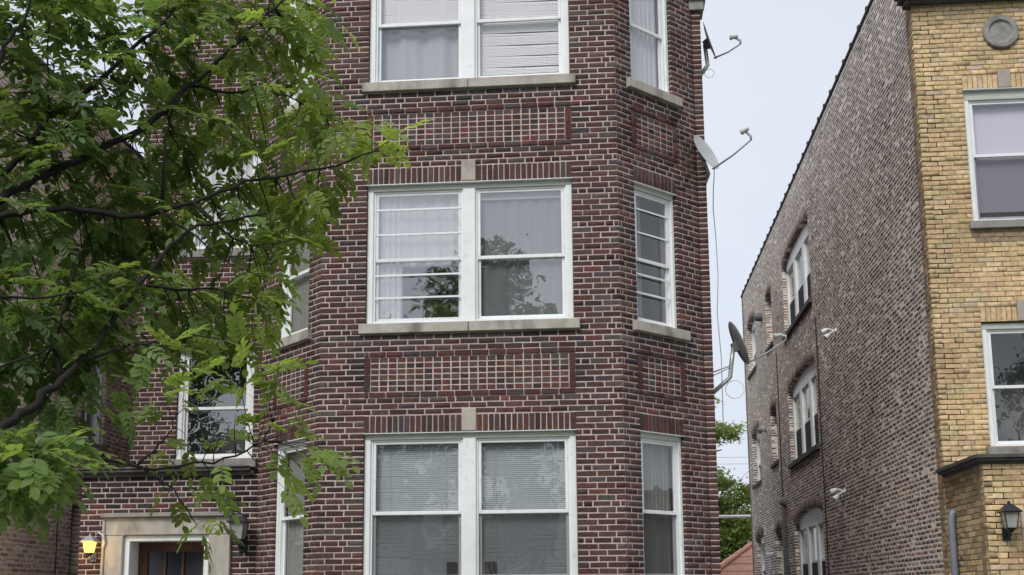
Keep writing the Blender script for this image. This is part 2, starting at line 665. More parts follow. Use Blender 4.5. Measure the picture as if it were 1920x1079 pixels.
def soldiers(B, W, u0, u1, z0, z1, pal, pitch=.0665, n=.003, parent=None, kind='soldier_brick', j=.015):
    k = max(1, round((u1-u0)/pitch))
    p = (u1-u0)/k
    for i in range(k):
        a = u0+i*p+(j/2 if i else .002)+rnd.uniform(-.0015, .0015)
        b = u0+(i+1)*p-(j/2 if i < k-1 else .002)+rnd.uniform(-.0015, .0015)
        # long way up: turn the unit brick by 90 degrees in the wall plane
        uc, zc = (a+b)/2, (z0+z1)/2
        w_, h_ = z1-z0-.006, b-a
        B.items.setdefault(kind, []).append((W, uc, zc, w_, h_, pick(pal), n+rnd.uniform(-.002, .002), .095, math.pi/2, parent, rnd.randrange(10)))


# ------------------------------------------------------------------ windows
def sheet(W, u0, u1, n, z0, z1, amp, waves, name, material, parent, nu=60, sag=0., nz=6, lean=0.):
    V, Q = [], []
    ph = rnd.uniform(0, 6)
    for j in range(nz+1):
        for i in range(nu+1):
            s_ = i/nu
            t_ = j/nz
            u = u0+(u1-u0)*s_
            o = amp*(math.sin(s_*waves*6.283+ph)+.5*math.sin(s_*waves*2.3*6.283+1.3*ph+t_*1.5))
            z = z0+(z1-z0)*t_-(sag*math.sin(s_*math.pi) if j == nz else 0)+(lean*s_ if j == 0 else 0)
            V.append(W.p(u, n+o, z))
    for j in range(nz):
        for i in range(nu):
            a = j*(nu+1)+i
            Q.append((a, a+1, a+nu+2, a+nu+1))
    b = MB()
    b.v, b.f = V, Q
    return b.build(name, material, parent, True)


def blind(W, u0, u1, n, z0, z1, material, parent, pitch=.026, tilt=1.15, droop=0., broken=False):
    b = MB()
    z = z1-.03
    b.lbox(W, u0, u1, n-.02, n+.012, z1-.03, z1)
    k = 0
    while z > z0:
        h = .0125
        dn, dz = math.cos(tilt)*h, math.sin(tilt)*h
        j = rnd.uniform(-.003, .003)
        e = 0.
        if broken and rnd.random() < .16:
            e = rnd.uniform(-.05, .03)
        b.add([W.p(u0, n+dn, z-dz+j), W.p(u1, n+dn, z-dz-j+e), W.p(u1, n-dn, z+dz-j+e), W.p(u0, n-dn, z+dz+j)], [(0, 1, 2, 3)])
        z -= pitch
        k += 1
    for q in (.18, .82):
        uu = u0+(u1-u0)*q
        b.lbox(W, uu-.0015, uu+.0015, n+.0125, n+.0145, z0, z1-.03)
    b.lbox(W, u0, u1, n-.012, n+.012, z0-.02, z0-.004)
    return b.build('blind', material, parent)


def light_unit(W, a, b, z0, z1, parent, spec, rail_z=None, glass=None):
    """one double-hung light between jambs a..b: sashes, panes and what hangs behind"""
    fill, rails, screen = spec.get('fill', 'dark'), spec.get('rails', ()), spec.get('screen', False)
    glass = glass or (M_GLASS2 if spec.get('g2') else M_GLASS)
    zr = rail_z if rail_z else z0+(z1-z0)*.47
    j = .024
    t = MB()                                                   # tracks
    t.lbox(W, a, a+j, -.135, -.066, z0, z1)
    t.lbox(W, b-j, b, -.135, -.066, z0, z1)
    t.lbox(W, a+j, b-j, -.135, -.066, z1-j, z1)
    t.lbox(W, a+j, b-j, -.135, -.060, z0, z0+.022)
    t.build('track', M_WHITE2, parent)
    for nm, (s0, s1), (n0, n1) in (('upper_sash', (zr-.012, z1-j-.001), (-.098, -.074)), ('lower_sash', (z0+.023, zr+.034), (-.129, -.104))):
        w_ = .034
        s = MB()
        ua, ub = a+j+.001, b-j-.001
        s.lbox(W, ua, ua+w_, n0, n1, s0, s1, bev=.004)
        s.lbox(W, ub-w_, ub, n0, n1, s0, s1, bev=.004)
        s.lbox(W, ua+w_, ub-w_, n0+.001, n1-.001, s0, s0+(w_*1.25), bev=.004)
        s.lbox(W, ua+w_, ub-w_, n0+.001, n1-.001, s1-w_*.9, s1, bev=.004)
        so_ = s.build(nm, M_WHITE, parent)
        g = MB()
        nm_ = (n0+n1)/2
        g.add([W.p(ua+w_-.002, nm_, s0+w_*1.25-.002), W.p(ub-w_+.002, nm_, s0+w_*1.25-.002), W.p(ub-w_+.002, nm_, s1-w_*.9+.002), W.p(ua+w_-.002, nm_, s1-w_*.9+.002)], [(0, 1, 2, 3)])
        g.build('pane', glass, parent)
    for q in rails:
        s = MB()
        s.lbox(W, a+j+.001, b-j-.001, -.073, -.067, z0+(z1-z0)*q-.011, z0+(z1-z0)*q+.011)
        s.build('storm_rail', M_WHITE2, parent)
    if rails and not spec.get('open'):
        g = MB()
        g.add([W.p(a+j, -.0702, z0+.03), W.p(b-j, -.0702, z0+.03), W.p(b-j, -.0702, z1-j), W.p(a+j, -.0702, z1-j)], [(0, 1, 2, 3)])
        g.build('storm_pane', M_GLASS, parent)
    if screen:
        g = MB()
        g.add([W.p(a+j, -.0998, z0+.022), W.p(b-j, -.0998, z0+.022), W.p(b-j, -.0998, zr), W.p(a+j, -.0998, zr)], [(0, 1, 2, 3)])
        g.build('fly_screen', M_SCREEN, parent)
    A, Bb = a+.03, b-.03
    for f in (fill if isinstance(fill, (list, tuple)) else [fill]):
        if f == 'sheer':
            sheet(W, A, Bb, -.17, z0-.02, z1+.02, .012, 7, 'curtain', M_SHEER, parent)
        elif f == 'grey_sheer':
            sheet(W, A, Bb, -.17, z0-.02, z1+.02, .008, 6, 'curtain', M_SHEER2, parent)
        elif f == 'sheer_up':
            sheet(W, A, Bb, -.17, zr-.05, z1+.02, .010, 5, 'curtain', M_SHEER, parent)
        elif f == 'sheer_side':
            sheet(W, A, A+(Bb-A)*.3, -.16, z0-.02, z1+.02, .014, 4, 'curtain', M_SHEER, parent)
        elif f == 'sagging':
            blind(W, A, Bb, -.15, zr+.06, z1+.02, M_SLATW, parent, pitch=.020, tilt=1.35)
            sheet(W, A, Bb, -.21, z0-.02, z1, .016, 2.6, 'curtain', M_DRAPE, parent, nz=10)
        elif f == 'linen':
            sheet(W, A, Bb, -.17, z0-.02, z1+.02, .016, 9, 'curtain', M_LINEN, parent)
        elif f == 'lavender':
            sheet(W, A, Bb, -.17, z0+(z1-z0)*.09, z1+.02, .002, 1, 'roller_shade', M_LAV, parent)
        elif f == 'blind_white':
            blind(W, A, Bb, -.165, z0+.06, z1+.02, M_SLATW, parent, pitch=.0205, tilt=1.35, broken=True)
        elif f == 'blind_grey':
            blind(W, A, Bb, -.165, z0+.03, z1+.02, M_SLATG, parent, pitch=.0235, tilt=1.22)
        elif f == 'top_blind':
            blind(W, A, Bb, -.15, z1-.10, z1+.02, M_SLATW, parent, pitch=.012)
        elif f == 'brown_side':
            sheet(W, A, A+(Bb-A)*.28, -.16, z0-.02, z1+.02, .012, 3, 'curtain', M_SHEER2, parent)
        elif f == 'tilted_blind':
            blind(W, A, Bb, -.165, zr+.06, z1+.02, M_SLATW, parent)
    # dim room behind
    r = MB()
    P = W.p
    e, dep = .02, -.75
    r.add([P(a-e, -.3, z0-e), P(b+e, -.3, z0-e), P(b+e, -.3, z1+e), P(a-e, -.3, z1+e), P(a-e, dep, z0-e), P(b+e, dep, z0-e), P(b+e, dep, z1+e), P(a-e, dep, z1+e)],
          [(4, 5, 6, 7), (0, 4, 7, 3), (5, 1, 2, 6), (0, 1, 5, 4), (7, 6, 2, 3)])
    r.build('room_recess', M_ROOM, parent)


def window(W, u0, u1, z0, z1, root, specs, casing=.05, mull=.15, head=.075, rail=None, cap=True, label=None, glass=None):
    """white window unit in an opening of a wall; specs: one per light"""
    f = MB()
    zt = z1-head
    f.lbox(W, u0+.002, u0+casing, -.15, -.042, z0, zt, bev=.005)
    f.lbox(W, u1-casing, u1-.002, -.15, -.042, z0, zt, bev=.005)
    n = len(specs)
    k = (u1-u0-2*casing-(n-1)*mull)/n
    xs = []
    for i in range(n):
        a = u0+casing+i*(k+mull)
        xs.append((a, a+k))
        if i:
            f.lbox(W, a-mull, a, -.15, -.036, z0, zt, bev=.006)
    f.lbox(W, u0+casing, u1-casing, -.15, -.055, z0, z0+.012)
    wo = f.build('window', M_WHITE)
    wo.parent = root
    wo.matrix_parent_inverse = Matrix.Translation(-root.location)
    h = MB()
    h.lbox(W, u0+.002, u1-.002, -.15, -.040, zt+.0005, z1-.014)
    h.build('head_board', M_CAP, wo)
    if cap:
        h = MB()
        h.lbox(W, u0-.006, u1+.006, -.05, .014, z1-.0135, z1-.002, taper=.004)
        h.build('head_flashing', M_WHITE2, wo)
    for (a, b), sp in zip(xs, specs):
        light_unit(W, a, b, z0+.0125, zt-.0005, wo, sp, rail, glass)
    return wo


def stone(W, u0, u1, n1, z0, z1, name, parent, material=None, taper=0., n0=-.12, bev=.006):
    b = MB()
    b.lbox(W, u0, u1, n0, n1, z0, z1, taper=taper, bev=bev)
    return b.build(name, material or M_STONE, parent)

# ------------------------------------------------------------------ ground, road, pavements


def structure(name, b, material):
    o = b.build(name, material)
    o['kind'] = 'structure'
    return o


M_LAWN = mat('lawn', (.045, .075, .022), .95, .4, 3, .6, 30)
M_PAVE = mat('concrete pavement', (.36, .345, .32), .9, .15, 3, .2, 60, stain=(1.5, .5, .75, .4), stain_rgb=(.2, .19, .17))
M_ROAD = mat('asphalt', (.05, .05, .052), .9, .25, 6, .4, 120)
b = MB()
b.add([(-300, -300, 0), (300, -300, 0), (300, 300, 0), (-300, 300, 0)], [(0, 1, 2, 3)])
structure('ground', b, M_LAWN)
b = MB()
for k in range(-20, 20):
    b.box(k*1.5+.006, k*1.5+1.494, -1.0, .9, -.05, .03)
structure('pavement', b, M_PAVE)
b = MB()
b.box(-60, 60, -13.5, -4.3, -.2, .008)
structure('road', b, M_ROAD)
b = MB()
b.box(-60, 60, -4.3, -4.12, -.2, .13)
b.box(-60, 60, -13.7, -13.5, -.2, .13)
structure('kerb', b, M_PAVE)
b = MB()
b.box(-8.08, -6.68, 1.2, 32, -.1, .02)  # unseen concrete gangway, added to bounce light onto the tan side wall
structure('path', b, M_PAVE)
b = MB()
b.box(1.36, 4.28, 1.2, 36, -.1, .02)  # unseen concrete gangway, added to bounce light onto the brown side wall
structure('path', b, M_PAVE)
b = MB()
b.box(-6.2, -4.8, 1.0, 13.6, -.1, .025)  # unseen front walk, added with the gangways for bounced light
structure('path', b, M_PAVE)

# ------------------------------------------------------------------ the dark red brick three-flat
C = 3.032/44
ZB = 1.665
S2 = math.sqrt(.5)
red = thing('brick_apartment_building', 'dark red brick apartment building with angled bay and white windows', 'building', (-2.65, 13.9, 0))
BR = Bricks('red', RED)
LF, LFAC = 3.554, 1.4566
WF = Wall(-3.342, 12.87, 0, LF)
WR = Wall(.212, 12.87, R(45), LFAC)
WL = Wall(-4.372, 13.9, R(-45), LFAC)
WS = Wall(1.242, 13.9, 0, .112)
WP = Wall(-6.66, 13.9, 0, 2.288)
WC = Wall(-6.66, 15.3, 0, 2.288)
UC = LF/2
cornL, cornR, cornS = {}, {}, {}

front_holes, fac_holes_r, fac_holes_l = [], [], []      # for the brick layout
front_core, fac_core_r, fac_core_l = [], [], []         # for the mortar wall
floors = [ZB+k*3.032 for k in range(3)]
H = 1.235
FW = (.285, 1.03)                                       # facet window along the facet, from the front corner


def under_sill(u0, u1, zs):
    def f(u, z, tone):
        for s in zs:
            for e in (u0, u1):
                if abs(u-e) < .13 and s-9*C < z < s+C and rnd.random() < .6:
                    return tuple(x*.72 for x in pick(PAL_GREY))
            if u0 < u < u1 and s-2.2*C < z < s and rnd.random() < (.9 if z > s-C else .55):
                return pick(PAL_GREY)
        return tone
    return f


for zb in floors:
    for lst, a, c, sa, sb, pa, pb in ((front_holes, UC-H, UC+H, UC-1.305, UC+1.305, UC-1.245, UC+1.245),
                                      (fac_holes_r, FW[0], FW[1], .2, 1.165, .265, 1.09),
                                      (fac_holes_l, LFAC-FW[1], LFAC-FW[0], LFAC-1.165, LFAC-.2, LFAC-1.09, LFAC-.265)):
        lst += [(a, c, zb+2*C, zb+27*C), (sa, sb, zb, zb+2*C), (a, c, zb+27*C, zb+30*C), (pa, pb, zb+33*C, zb+41*C)]
    front_holes.append((UC-.088, UC+.088, zb+27*C, zb+31*C))
    front_core.append((UC-H-.003, UC+H+.003, zb+2*C, zb+27*C))
    fac_core_r.append((FW[0]-.003, FW[1]+.003, zb+2*C, zb+27*C))
    fac_core_l.append((LFAC-FW[1]-.003, LFAC-FW[0]+.003, zb+2*C, zb+27*C))
for lst in (front_holes, fac_holes_r, fac_holes_l):
    pass
ZTOP = ZB+130*C
wall_f = core(WF, 0, LF, 0, ZTOP, front_core, -.3, -.006, 'bay_front_wall', M_MORT, red)
wall_r = core(WR, .004, LFAC, 0, ZTOP, fac_core_r, -.28, -.006, 'bay_side_wall', M_MORT, red)
wall_l = core(WL, 0, LFAC-.004, 0, ZTOP, fac_core_l, -.28, -.006, 'bay_side_wall', M_MORT, red)
wall_s = core(WS, .004, .112, 0, ZTOP, [], -.28, -.006, 'corner_wall', M_MORT, red)
I0, I1 = -24, 125
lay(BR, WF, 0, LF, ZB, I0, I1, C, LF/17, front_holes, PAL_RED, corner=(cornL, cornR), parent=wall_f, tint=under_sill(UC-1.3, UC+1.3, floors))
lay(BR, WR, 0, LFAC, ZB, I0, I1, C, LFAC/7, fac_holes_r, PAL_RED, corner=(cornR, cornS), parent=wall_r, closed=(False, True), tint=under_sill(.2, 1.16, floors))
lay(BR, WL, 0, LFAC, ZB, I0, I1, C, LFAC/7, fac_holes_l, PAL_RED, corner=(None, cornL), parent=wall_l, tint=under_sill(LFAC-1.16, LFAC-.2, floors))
lay(BR, WS, 0, .112, ZB, I0, I1, C, .209, [], PAL_RED, corner=(cornS, None), parent=wall_s, hdr=0)


def panel(W, a, b_, z0, cols, parent):
    """framed panel of header bricks: a proud frame of bricks round a stack-bonded grid"""
    j = .0150
    sw = .078
    for zz in (z0, z0+7*C):
        k = max(1, round((b_-a)/.209))
        off = .06
        ed = [a]+[a+off+(b_-a-off)*i/k for i in range(0, k)]+[b_]
        ed = [ed[0]]+[e for e in ed[1:-1] if e-a > .05 and b_-e > .05]+[b_]
        for i in range(len(ed)-1):
            BR.add('brick', W, ed[i]+j/2, ed[i+1]-j/2, zz+j/2, zz+C-j/2, pick([(3, (.085, .036, .033)), (1, (.07, .05, .05))]), n=.010, parent=parent)
    for uu in (a, b_-sw):
        for q in range(2):
            za = z0+C+q*3*C
            BR.items.setdefault('soldier_brick', []).append((W, uu+sw/2, za+1.5*C, 3*C-j, sw-j*.7, pick([(3, (.095, .036, .032)), (1, (.06, .045, .045))]), .009, .095, math.pi/2, parent, rnd.randrange(10)))
    pc = (b_-a-2*sw)/cols
    for i in range(cols):
        for r in range(6):
            u = a+sw+i*pc
            z = z0+C+r*C
            BR.add('header_brick', W, u+j/2+rnd.uniform(-.002, .002), u+pc-j/2+rnd.uniform(-.002, .002), z+j/2, z+C-j/2,
                   pick([(40, (.085, .045, .038)), (20, (.12, .046, .040)), (25, (.078, .062, .06)), (15, (.055, .036, .034)), (10, (.11, .07, .05))]), n=-.002, parent=parent)


for k, zb in enumerate(floors):
    # sills
    for a, c in ((UC-1.305, UC-.004), (UC+.004, UC+1.305)):
        stone(WF, a, c, .055, zb+.004, zb+2*C-.002, 'sill', red, taper=.012)
    stone(WR, .2, 1.165, .055, zb+.004, zb+2*C-.002, 'sill', red, taper=.012)
    stone(WL, LFAC-1.165, LFAC-.2, .055, zb+.004, zb+2*C-.002, 'sill', red, taper=.012)
    # soldier courses and keystone
    soldiers(BR, WF, UC-H, UC-.090, zb+27*C, zb+30*C-.01, PAL_RED, parent=wall_f)
    soldiers(BR, WF, UC+.090, UC+H, zb+27*C, zb+30*C-.01, PAL_RED, parent=wall_f)
    stone(WF, UC-.085, UC+.085, .018, zb+27*C+.003, zb+31*C-.008, 'keystone', red)
    soldiers(BR, WR, FW[0], FW[1], zb+27*C, zb+30*C-.01, PAL_RED, parent=wall_r)
    soldiers(BR, WL, LFAC-FW[1], LFAC-FW[0], zb+27*C, zb+30*C-.01, PAL_RED, parent=wall_l)
    panel(WF, UC-1.245, UC+1.245, zb+33*C, 22, wall_f)
    panel(WR, .265, 1.09, zb+33*C, 6, wall_r)
    panel(WL, LFAC-1.09, LFAC-.265, zb+33*C, 6, wall_l)

# windows of the bay
FRONT = [[dict(fill=['blind_grey'], screen=True), dict(fill=['blind_grey'], screen=True)],
         [dict(fill=['sheer_up', 'sheer_side'], rails=(.19, .36, .67, .86), g2=True), dict(fill=['grey_sheer', 'top_blind'], g2=True)],
         [dict(fill='sagging'), dict(fill='blind_white')]]
RIGHTW = [dict(fill='linen', screen=True), dict(fill=['brown_side'], rails=(.22, .36, .68, .86), open=True), dict(fill=['sheer'])]
LEFTW = [dict(fill='linen'), dict(fill='linen'), dict(fill='sheer')]
for k, zb in enumerate(floors):
    z0, z1 = zb+2*C, zb+27*C
    window(WF, UC-H, UC+H, z0, z1, red, FRONT[k], casing=.075, mull=.15)
    window(WR, FW[0], FW[1], z0, z1, red, [RIGHTW[k]], casing=.05)
    window(WL, LFAC-FW[1], LFAC-FW[0], z0, z1, red, [LEFTW[k]], casing=.05)

# stone corner block high on the front corner
b = MB()
b.lbox(WS, -.03, .16, -.25, .035, 9.17, 9.30)
b.lbox(WS, -.05, .19, -.25, .065, 9.3005, 9.36)
b.build('belt_stone', M_STONEG, red)

# recessed stair wall above the porch
PORCH_T = 3.285
rw = [(.645, 1.755, 3.575, 5.13), (.645, 1.755, 6.62, 8.17)]
rholes, rcore = [], []
for (a, c, z0, z1) in rw:
    rholes += [(a, c, z0, z1), (a-.07, c+.07, z0-2*C, z0), (a, c, z1, z1+3*C)]
    rcore.append((a-.003, c+.003, z0, z1))
wall_c = core(WC, 0, 2.288, 3.0, ZTOP, rcore, -.3, -.006, 'recessed_wall', M_MORT, red)
zc0 = 3.575-2*C
lay(BR, WC, 0, 2.288, zc0, -4, 128, C, .209, rholes, PAL_RED, parent=wall_c)
for i, (a, c, z0, z1) in enumerate(rw):
    stone(WC, a-.07, c+.07, .05, z0-2*C+.004, z0-.002, 'sill', red, M_STONEG, taper=.01)
    soldiers(BR, WC, a, c, z1, z1+3*C-.01, PAL_RED, parent=wall_c)
    window(WC, a, c, z0, z1, red, [dict(fill='dark') if i == 0 else dict(fill='sheer')], casing=.075, head=.05, glass=M_GLASS2 if i == 0 else None)

# porch front, ledge and door surround
sx0, sx1, s_top = .31, 1.977, 2.715
pholes = [(sx0, sx1, -1, s_top)]
wall_p = core(WP, 0, 2.288, 0, 3.185, [(sx0-.003, sx1+.003, -1, s_top)], -.3, -.006, 'porch_wall', M_MORT, red)


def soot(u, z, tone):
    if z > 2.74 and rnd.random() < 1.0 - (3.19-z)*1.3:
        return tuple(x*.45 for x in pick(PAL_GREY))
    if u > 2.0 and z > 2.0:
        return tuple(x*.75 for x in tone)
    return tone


zp0 = 3.185-47*C
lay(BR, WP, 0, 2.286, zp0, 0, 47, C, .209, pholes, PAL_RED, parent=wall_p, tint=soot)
b = MB()
b.lbox(WP, -.03, 2.25, -.3, .05, 3.186, 3.222, bev=.006)
b.lbox(WP, -.07, 2.21, -.3, .105, 3.2225, 3.262, bev=.01)
b.lbox(WP, -.09, 2.19, -1.38, .125, 3.2625, 3.286, bev=.008)
b.build('porch_ledge', M_LEDGE, red)
stone(WP, sx0, sx1, .03, 2.434, s_top-.055, 'door_lintel', red, n0=-.25, bev=.01)
stone(WP, sx0-.01, sx1+.01, .085, s_top-.0545, s_top-.001, 'lintel_cornice', red, M_STONEG, n0=-.25)
for a, c in ((sx0, .583), (1.69, sx1)):
    stone(WP, a, c, .028, 0, 2.432, 'door_jamb', red, n0=-.25, bev=.012)
for a, c in ((sx0+.004, sx0+.04), (sx1-.04, sx1-.004)):
    stone(WP, a, c, .052, 0, 2.62, 'jamb_moulding', red, n0=.031, bev=.008)
b = MB()
b.lbox(WP, .5835, .655, -.36, -.02, 0, 2.36, bev=.006)
b.lbox(WP, 1.618, 1.6895, -.36, -.02, 0, 2.36, bev=.006)
b.lbox(WP, .5835, 1.6895, -.36, -.02, 2.3605, 2.433, bev=.006)
b.build('door_frame', M_WHITE, red)
d = MB()
dn0, dn1 = -.36, -.30
d.lbox(WP, .657, .78, dn0, dn1, 0, 2.358, bev=.004)
d.lbox(WP, 1.495, 1.616, dn0, dn1, 0, 2.358, bev=.004)
d.lbox(WP, .7805, 1.4945, dn0, dn1, 2.235, 2.358, bev=.004)
for a, c in ((0, .3), (1.02, 1.16), (1.68, 1.80)):
    d.lbox(WP, .7805, 1.4945, dn0, dn1, a, c, bev=.004)
for uu in (1.008, 1.245):
    d.lbox(WP, uu-.0155, uu+.0155, dn0, dn1, 1.8005, 2.2345, bev=.004)
d.lbox(WP, .7805, 1.4945, dn0+.01, dn1-.02, .3005, 1.0195)
d.lbox(WP, .7805, 1.4945, dn0+.01, dn1-.02, 1.1605, 1.6795)
door = d.build('door', M_DOOR, red)
for a, c in ((.781, .992), (1.024, 1.229), (1.261, 1.494)):
    g = MB()
    g.lbox(WP, a, c, dn0+.02, dn0+.03, 1.801, 2.234)
    g.build('pane', mat('dark door glass', (.012, .012, .018), .08, .1, 3, spec=.6), door)
k = MB()
k.lathe(WP.p(1.56, dn1, 1.02), WP.N, [(.012, 0), (.012, .04), (.032, .045), (.034, .07), (.015, .085)], 14)
k.build('handle', M_GALV, door, True)

# flanks, back and roof, kept plain: they face away
b = MB()
b.box(1.06, 1.34, 14.2, 31, 0, ZTOP)
b.build('side_wall', M_SIDE, red)
b = MB()
b.box(-6.65, -6.36, 15.62, 31, 0, ZTOP)
b.build('side_wall', M_SIDE, red)
b = MB()
b.box(-6.65, -6.36, 14.21, 15.29, 0, 3.18)
b.build('side_wall', M_SIDE, red)
b = MB()
b.box(-4.36, -4.1, 14.15, 15.28, 3.3, ZTOP)
b.build('side_wall', M_SIDE, red)
b = MB()
b.box(-6.35, 1.05, 30.7, 31, 0, ZTOP)
b.build('back_wall', M_SIDE, red)
b = MB()
b.add([(-3.2, 13.2, ZTOP-.5), (.07, 13.2, ZTOP-.5), (1.05, 14.2, ZTOP-.5), (1.05, 30.7, ZTOP-.5), (-6.35, 30.7, ZTOP-.5), (-6.35, 15.65, ZTOP-.5), (-4.1, 15.65, ZTOP-.5), (-4.05, 14.05, ZTOP-.5)], [tuple(range(8))])
b.build('roof', M_ROOFING, red)
BR.finish(red)

# small dark boxes standing inside the first-floor windows
for ua, ub, lab in ((UC-.215, UC-.150, 'small dark box on the sill inside the left first-floor blind'), (UC+.150, UC+.262, 'dark square box on the sill inside the right first-floor blind')):
    pass
for ua, ub, hh, lab in ((UC-.275, UC-.16, .19, 'narrow dark box inside the window left of the first-floor mullion'),
                        (UC+.165, UC+.30, .19, 'wider dark box inside the window right of the first-floor mullion')):
    b = MB()
    z0 = ZB+2*C+.036
    b.lbox(WF, ua, ub, -.176, -.135, z0, z0+hh, bev=.008)
    b.lbox(WF, ua+.012, ub-.012, -.1345, -.133, z0+.012, z0+hh*.8)
    o = b.build('speaker_box', M_DARK)
    tag(o, lab, 'box', 'dark boxes inside the first-floor windows')

# added glowing globe, stands in for the lantern's reflection in the facet window
b = MB()
pc = Vector(WL.p(LFAC-.44, -.20, 2.17))
b.lathe(pc, (0, 0, 1), [(.004, -.028), (.018, -.022), (.028, 0), (.018, .022), (.004, .028)], 14)
g = b.build('reflection_globe', M_GLOBE, None, True)
tag(g, 'added glowing yellow globe, stand-in for a lantern reflection in the angled first-floor window', 'lamp')

# ------------------------------------------------------------------ lanterns


def lantern(W, u, z, label, lit=False, s=1., group='wall lanterns by the doors', style=0):
    base = W.p(u, 0, z)
    t = thing('wall_lantern', label, 'lantern', base, group)
    cn = .17*s
    P = W.p

    def ring(r, zz):
        return [P(u-r, cn+r, zz), P(u+r, cn+r, zz), P(u+r, cn-r, zz), P(u-r, cn-r, zz)]

    def frus(rs):
        b = MB()
        for (r, zz) in rs:
            b.v += ring(r, zz)
        for i in range(len(rs)-1):
            for a in range(4):
                c = (a+1) % 4
                b.f.append((i*4+a, i*4+c, i*4+4+c, i*4+4+a))
        b.f += [(3, 2, 1, 0), tuple(len(b.v)-4+q for q in range(4))]
        return b
    r0, r1 = .052*s, .078*s
    zb_, zt_ = z-.085*s, z+.085*s
    frus([(r1*1.35, zt_), (r1*1.38, zt_+.012*s), (r1*.62, zt_+.075*s), (r1*.55, zt_+.085*s), (.014*s, zt_+.1*s), (.012*s, zt_+.13*s)]).build('cap', M_BLACK if style == 0 else M_METAL, t)
    frus([(.014*s, zb_-.05*s), (r0*.7, zb_-.022*s), (r0*1.1, zb_-.004*s), (r0*1.1, zb_)]).build('base_cup', M_BLACK, t)
    frus([(r0, zb_+.001), (r1, zt_-.001)]).build('glass_body', M_BULB if lit else mat('smoked lantern glass', (.33, .33, .32), .15, .2, 12, spec=.6), t)
    for sx, sy in ((-1, -1), (1, -1), (1, 1), (-1, 1)):
        b = MB()
        b.tube([P(u+sx*r0, cn+sy*r0, zb_), P(u+sx*r1, cn+sy*r1, zt_)], .006*s, 6)
        b.build('cage_bar', M_BLACK if style == 0 else M_METAL, t)
    b = MB()
    b.lbox(W, u-.045*s, u+.045*s, .002, .02*s, z-.22*s, z-.07*s, bev=.006)
    b.build('back_plate', M_BLACK if style == 0 else M_METAL, t)
    b = MB()
    b.tube([P(u, .018*s, z-.15*s), P(u, .07*s, z-.185*s), P(u, .13*s, z-.18*s), P(u, cn, z-.13*s)], .013*s, 8)
    b.build('arm', M_BLACK if style == 0 else M_METAL, t, True)
    if style == 1:
        b = MB()
        b.tube([P(u+.02, .02, z+.16), P(u+.07, .05, z+.19), P(u+.13, .06, z+.15), P(u+.15, .05, z+.06), P(u+.12, .03, z-.03), P(u+.115, .012, z-.06)], [.010, .012, .017, .02, .016, .010], 8)
        b.build('scroll_bracket', mat('pale worn paint', (.6, .57, .5), .6, .3, 20), t, True)
    if lit:
        ld = bpy.data.lights.new('lantern_light', 'POINT')
        ld.energy = 3
        ld.color = (1, .62, .22)
        ld.shadow_soft_size = .05
        lo = bpy.data.objects.new('lantern_light', ld)
        lo.location = P(u, cn+.2*s, z-.02)
        link(lo, t)
    return t


lantern(WP, .205, 2.285, 'lit amber wall lantern with curled bracket left of the stone door surround', True, .8, style=1)
lantern(WP, 2.13, 2.46, 'unlit black metal wall lantern between the stone door surround and the bay', False, 1.15)

# ------------------------------------------------------------------ left neighbour
XN = -8.1
nb = thing('tan_brick_building', 'tan common brick building with plain side wall left of the porch', 'building', (XN, 12.2, 0))
BN = Bricks('left', TAN)
WN = Wall(XN, 12.2, R(90), 15.)
NTOP = 7.76+1.6
nh = [(4.55, 5.35, 4.1, 5.75), (4.42, 4.70, 0, 3.09)]
wall_n = core(WN, 0, 15, 0, NTOP, [(a-.003, b_+.003, c, d_) for a, b_, c, d_ in nh], -.3, -.0012, 'side_wall', M_MORTL, nb)
lay(BN, WN, 0, 15, 0, 0, int(NTOP/.0672), .0672, .212, nh+[(4.45, 5.45, 3.95, 4.1)], PAL_LEFT, parent=wall_n, joint=.019, jit=.012, d=.2, nj=.0007)
BN.finish(nb, limit=200)
window(WN, 4.55, 5.35, 4.1, 5.75, nb, [dict(fill='blind_grey')], casing=.08, cap=False)
stone(WN, 4.45, 5.45, .05, 3.955, 4.098, 'sill', nb, M_STONEG)
b = MB()
b.lbox(WN, 4.42, 4.70, -.3, -.12, 0, 2.98, bev=.006)
o = b.build('side_door', mat('grey green door paint', (.12, .125, .12), .5, .1, 6), nb)
b = MB()
b.lbox(WN, 4.42, 4.70, -.119, -.09, 1.35, 1.42)
b.build('door_rail', M_METAL, o)
b = MB()
b.lbox(WN, 4.40, 4.72, -.29, -.2, 2.985, 3.09)
b.build('dark_transom', M_DARK, nb)
b = MB()
for k in range(25):
    b.lbox(WN, k*.6, k*.6+.592, -.33, .03, NTOP, NTOP+.07, bev=.01)
b.build('coping', M_COPING, nb)
b = MB()
b.box(XN-8, XN-.31, 12.2, 12.5, 0, NTOP)
b.build('front_wall', M_SIDE, nb)
b = MB()
b.add([(XN-8, 12.5, NTOP-.4), (XN-.31, 12.5, NTOP-.4), (XN-.31, 27.2, NTOP-.4), (XN-8, 27.2, NTOP-.4)], [(0, 1, 2, 3)])
b.build('roof', M_ROOFING, nb)
b = MB()
b.tube([WN.p(3.95, .012, 0), WN.p(3.97, .012, 2), WN.p(3.93, .012, 4.2), WN.p(3.96, .012, 6)], .008, 6)
o = b.build('wall_cable', M_CABLE)
tag(o, 'thin dark cable running down the tan side wall beside the porch', 'cable')

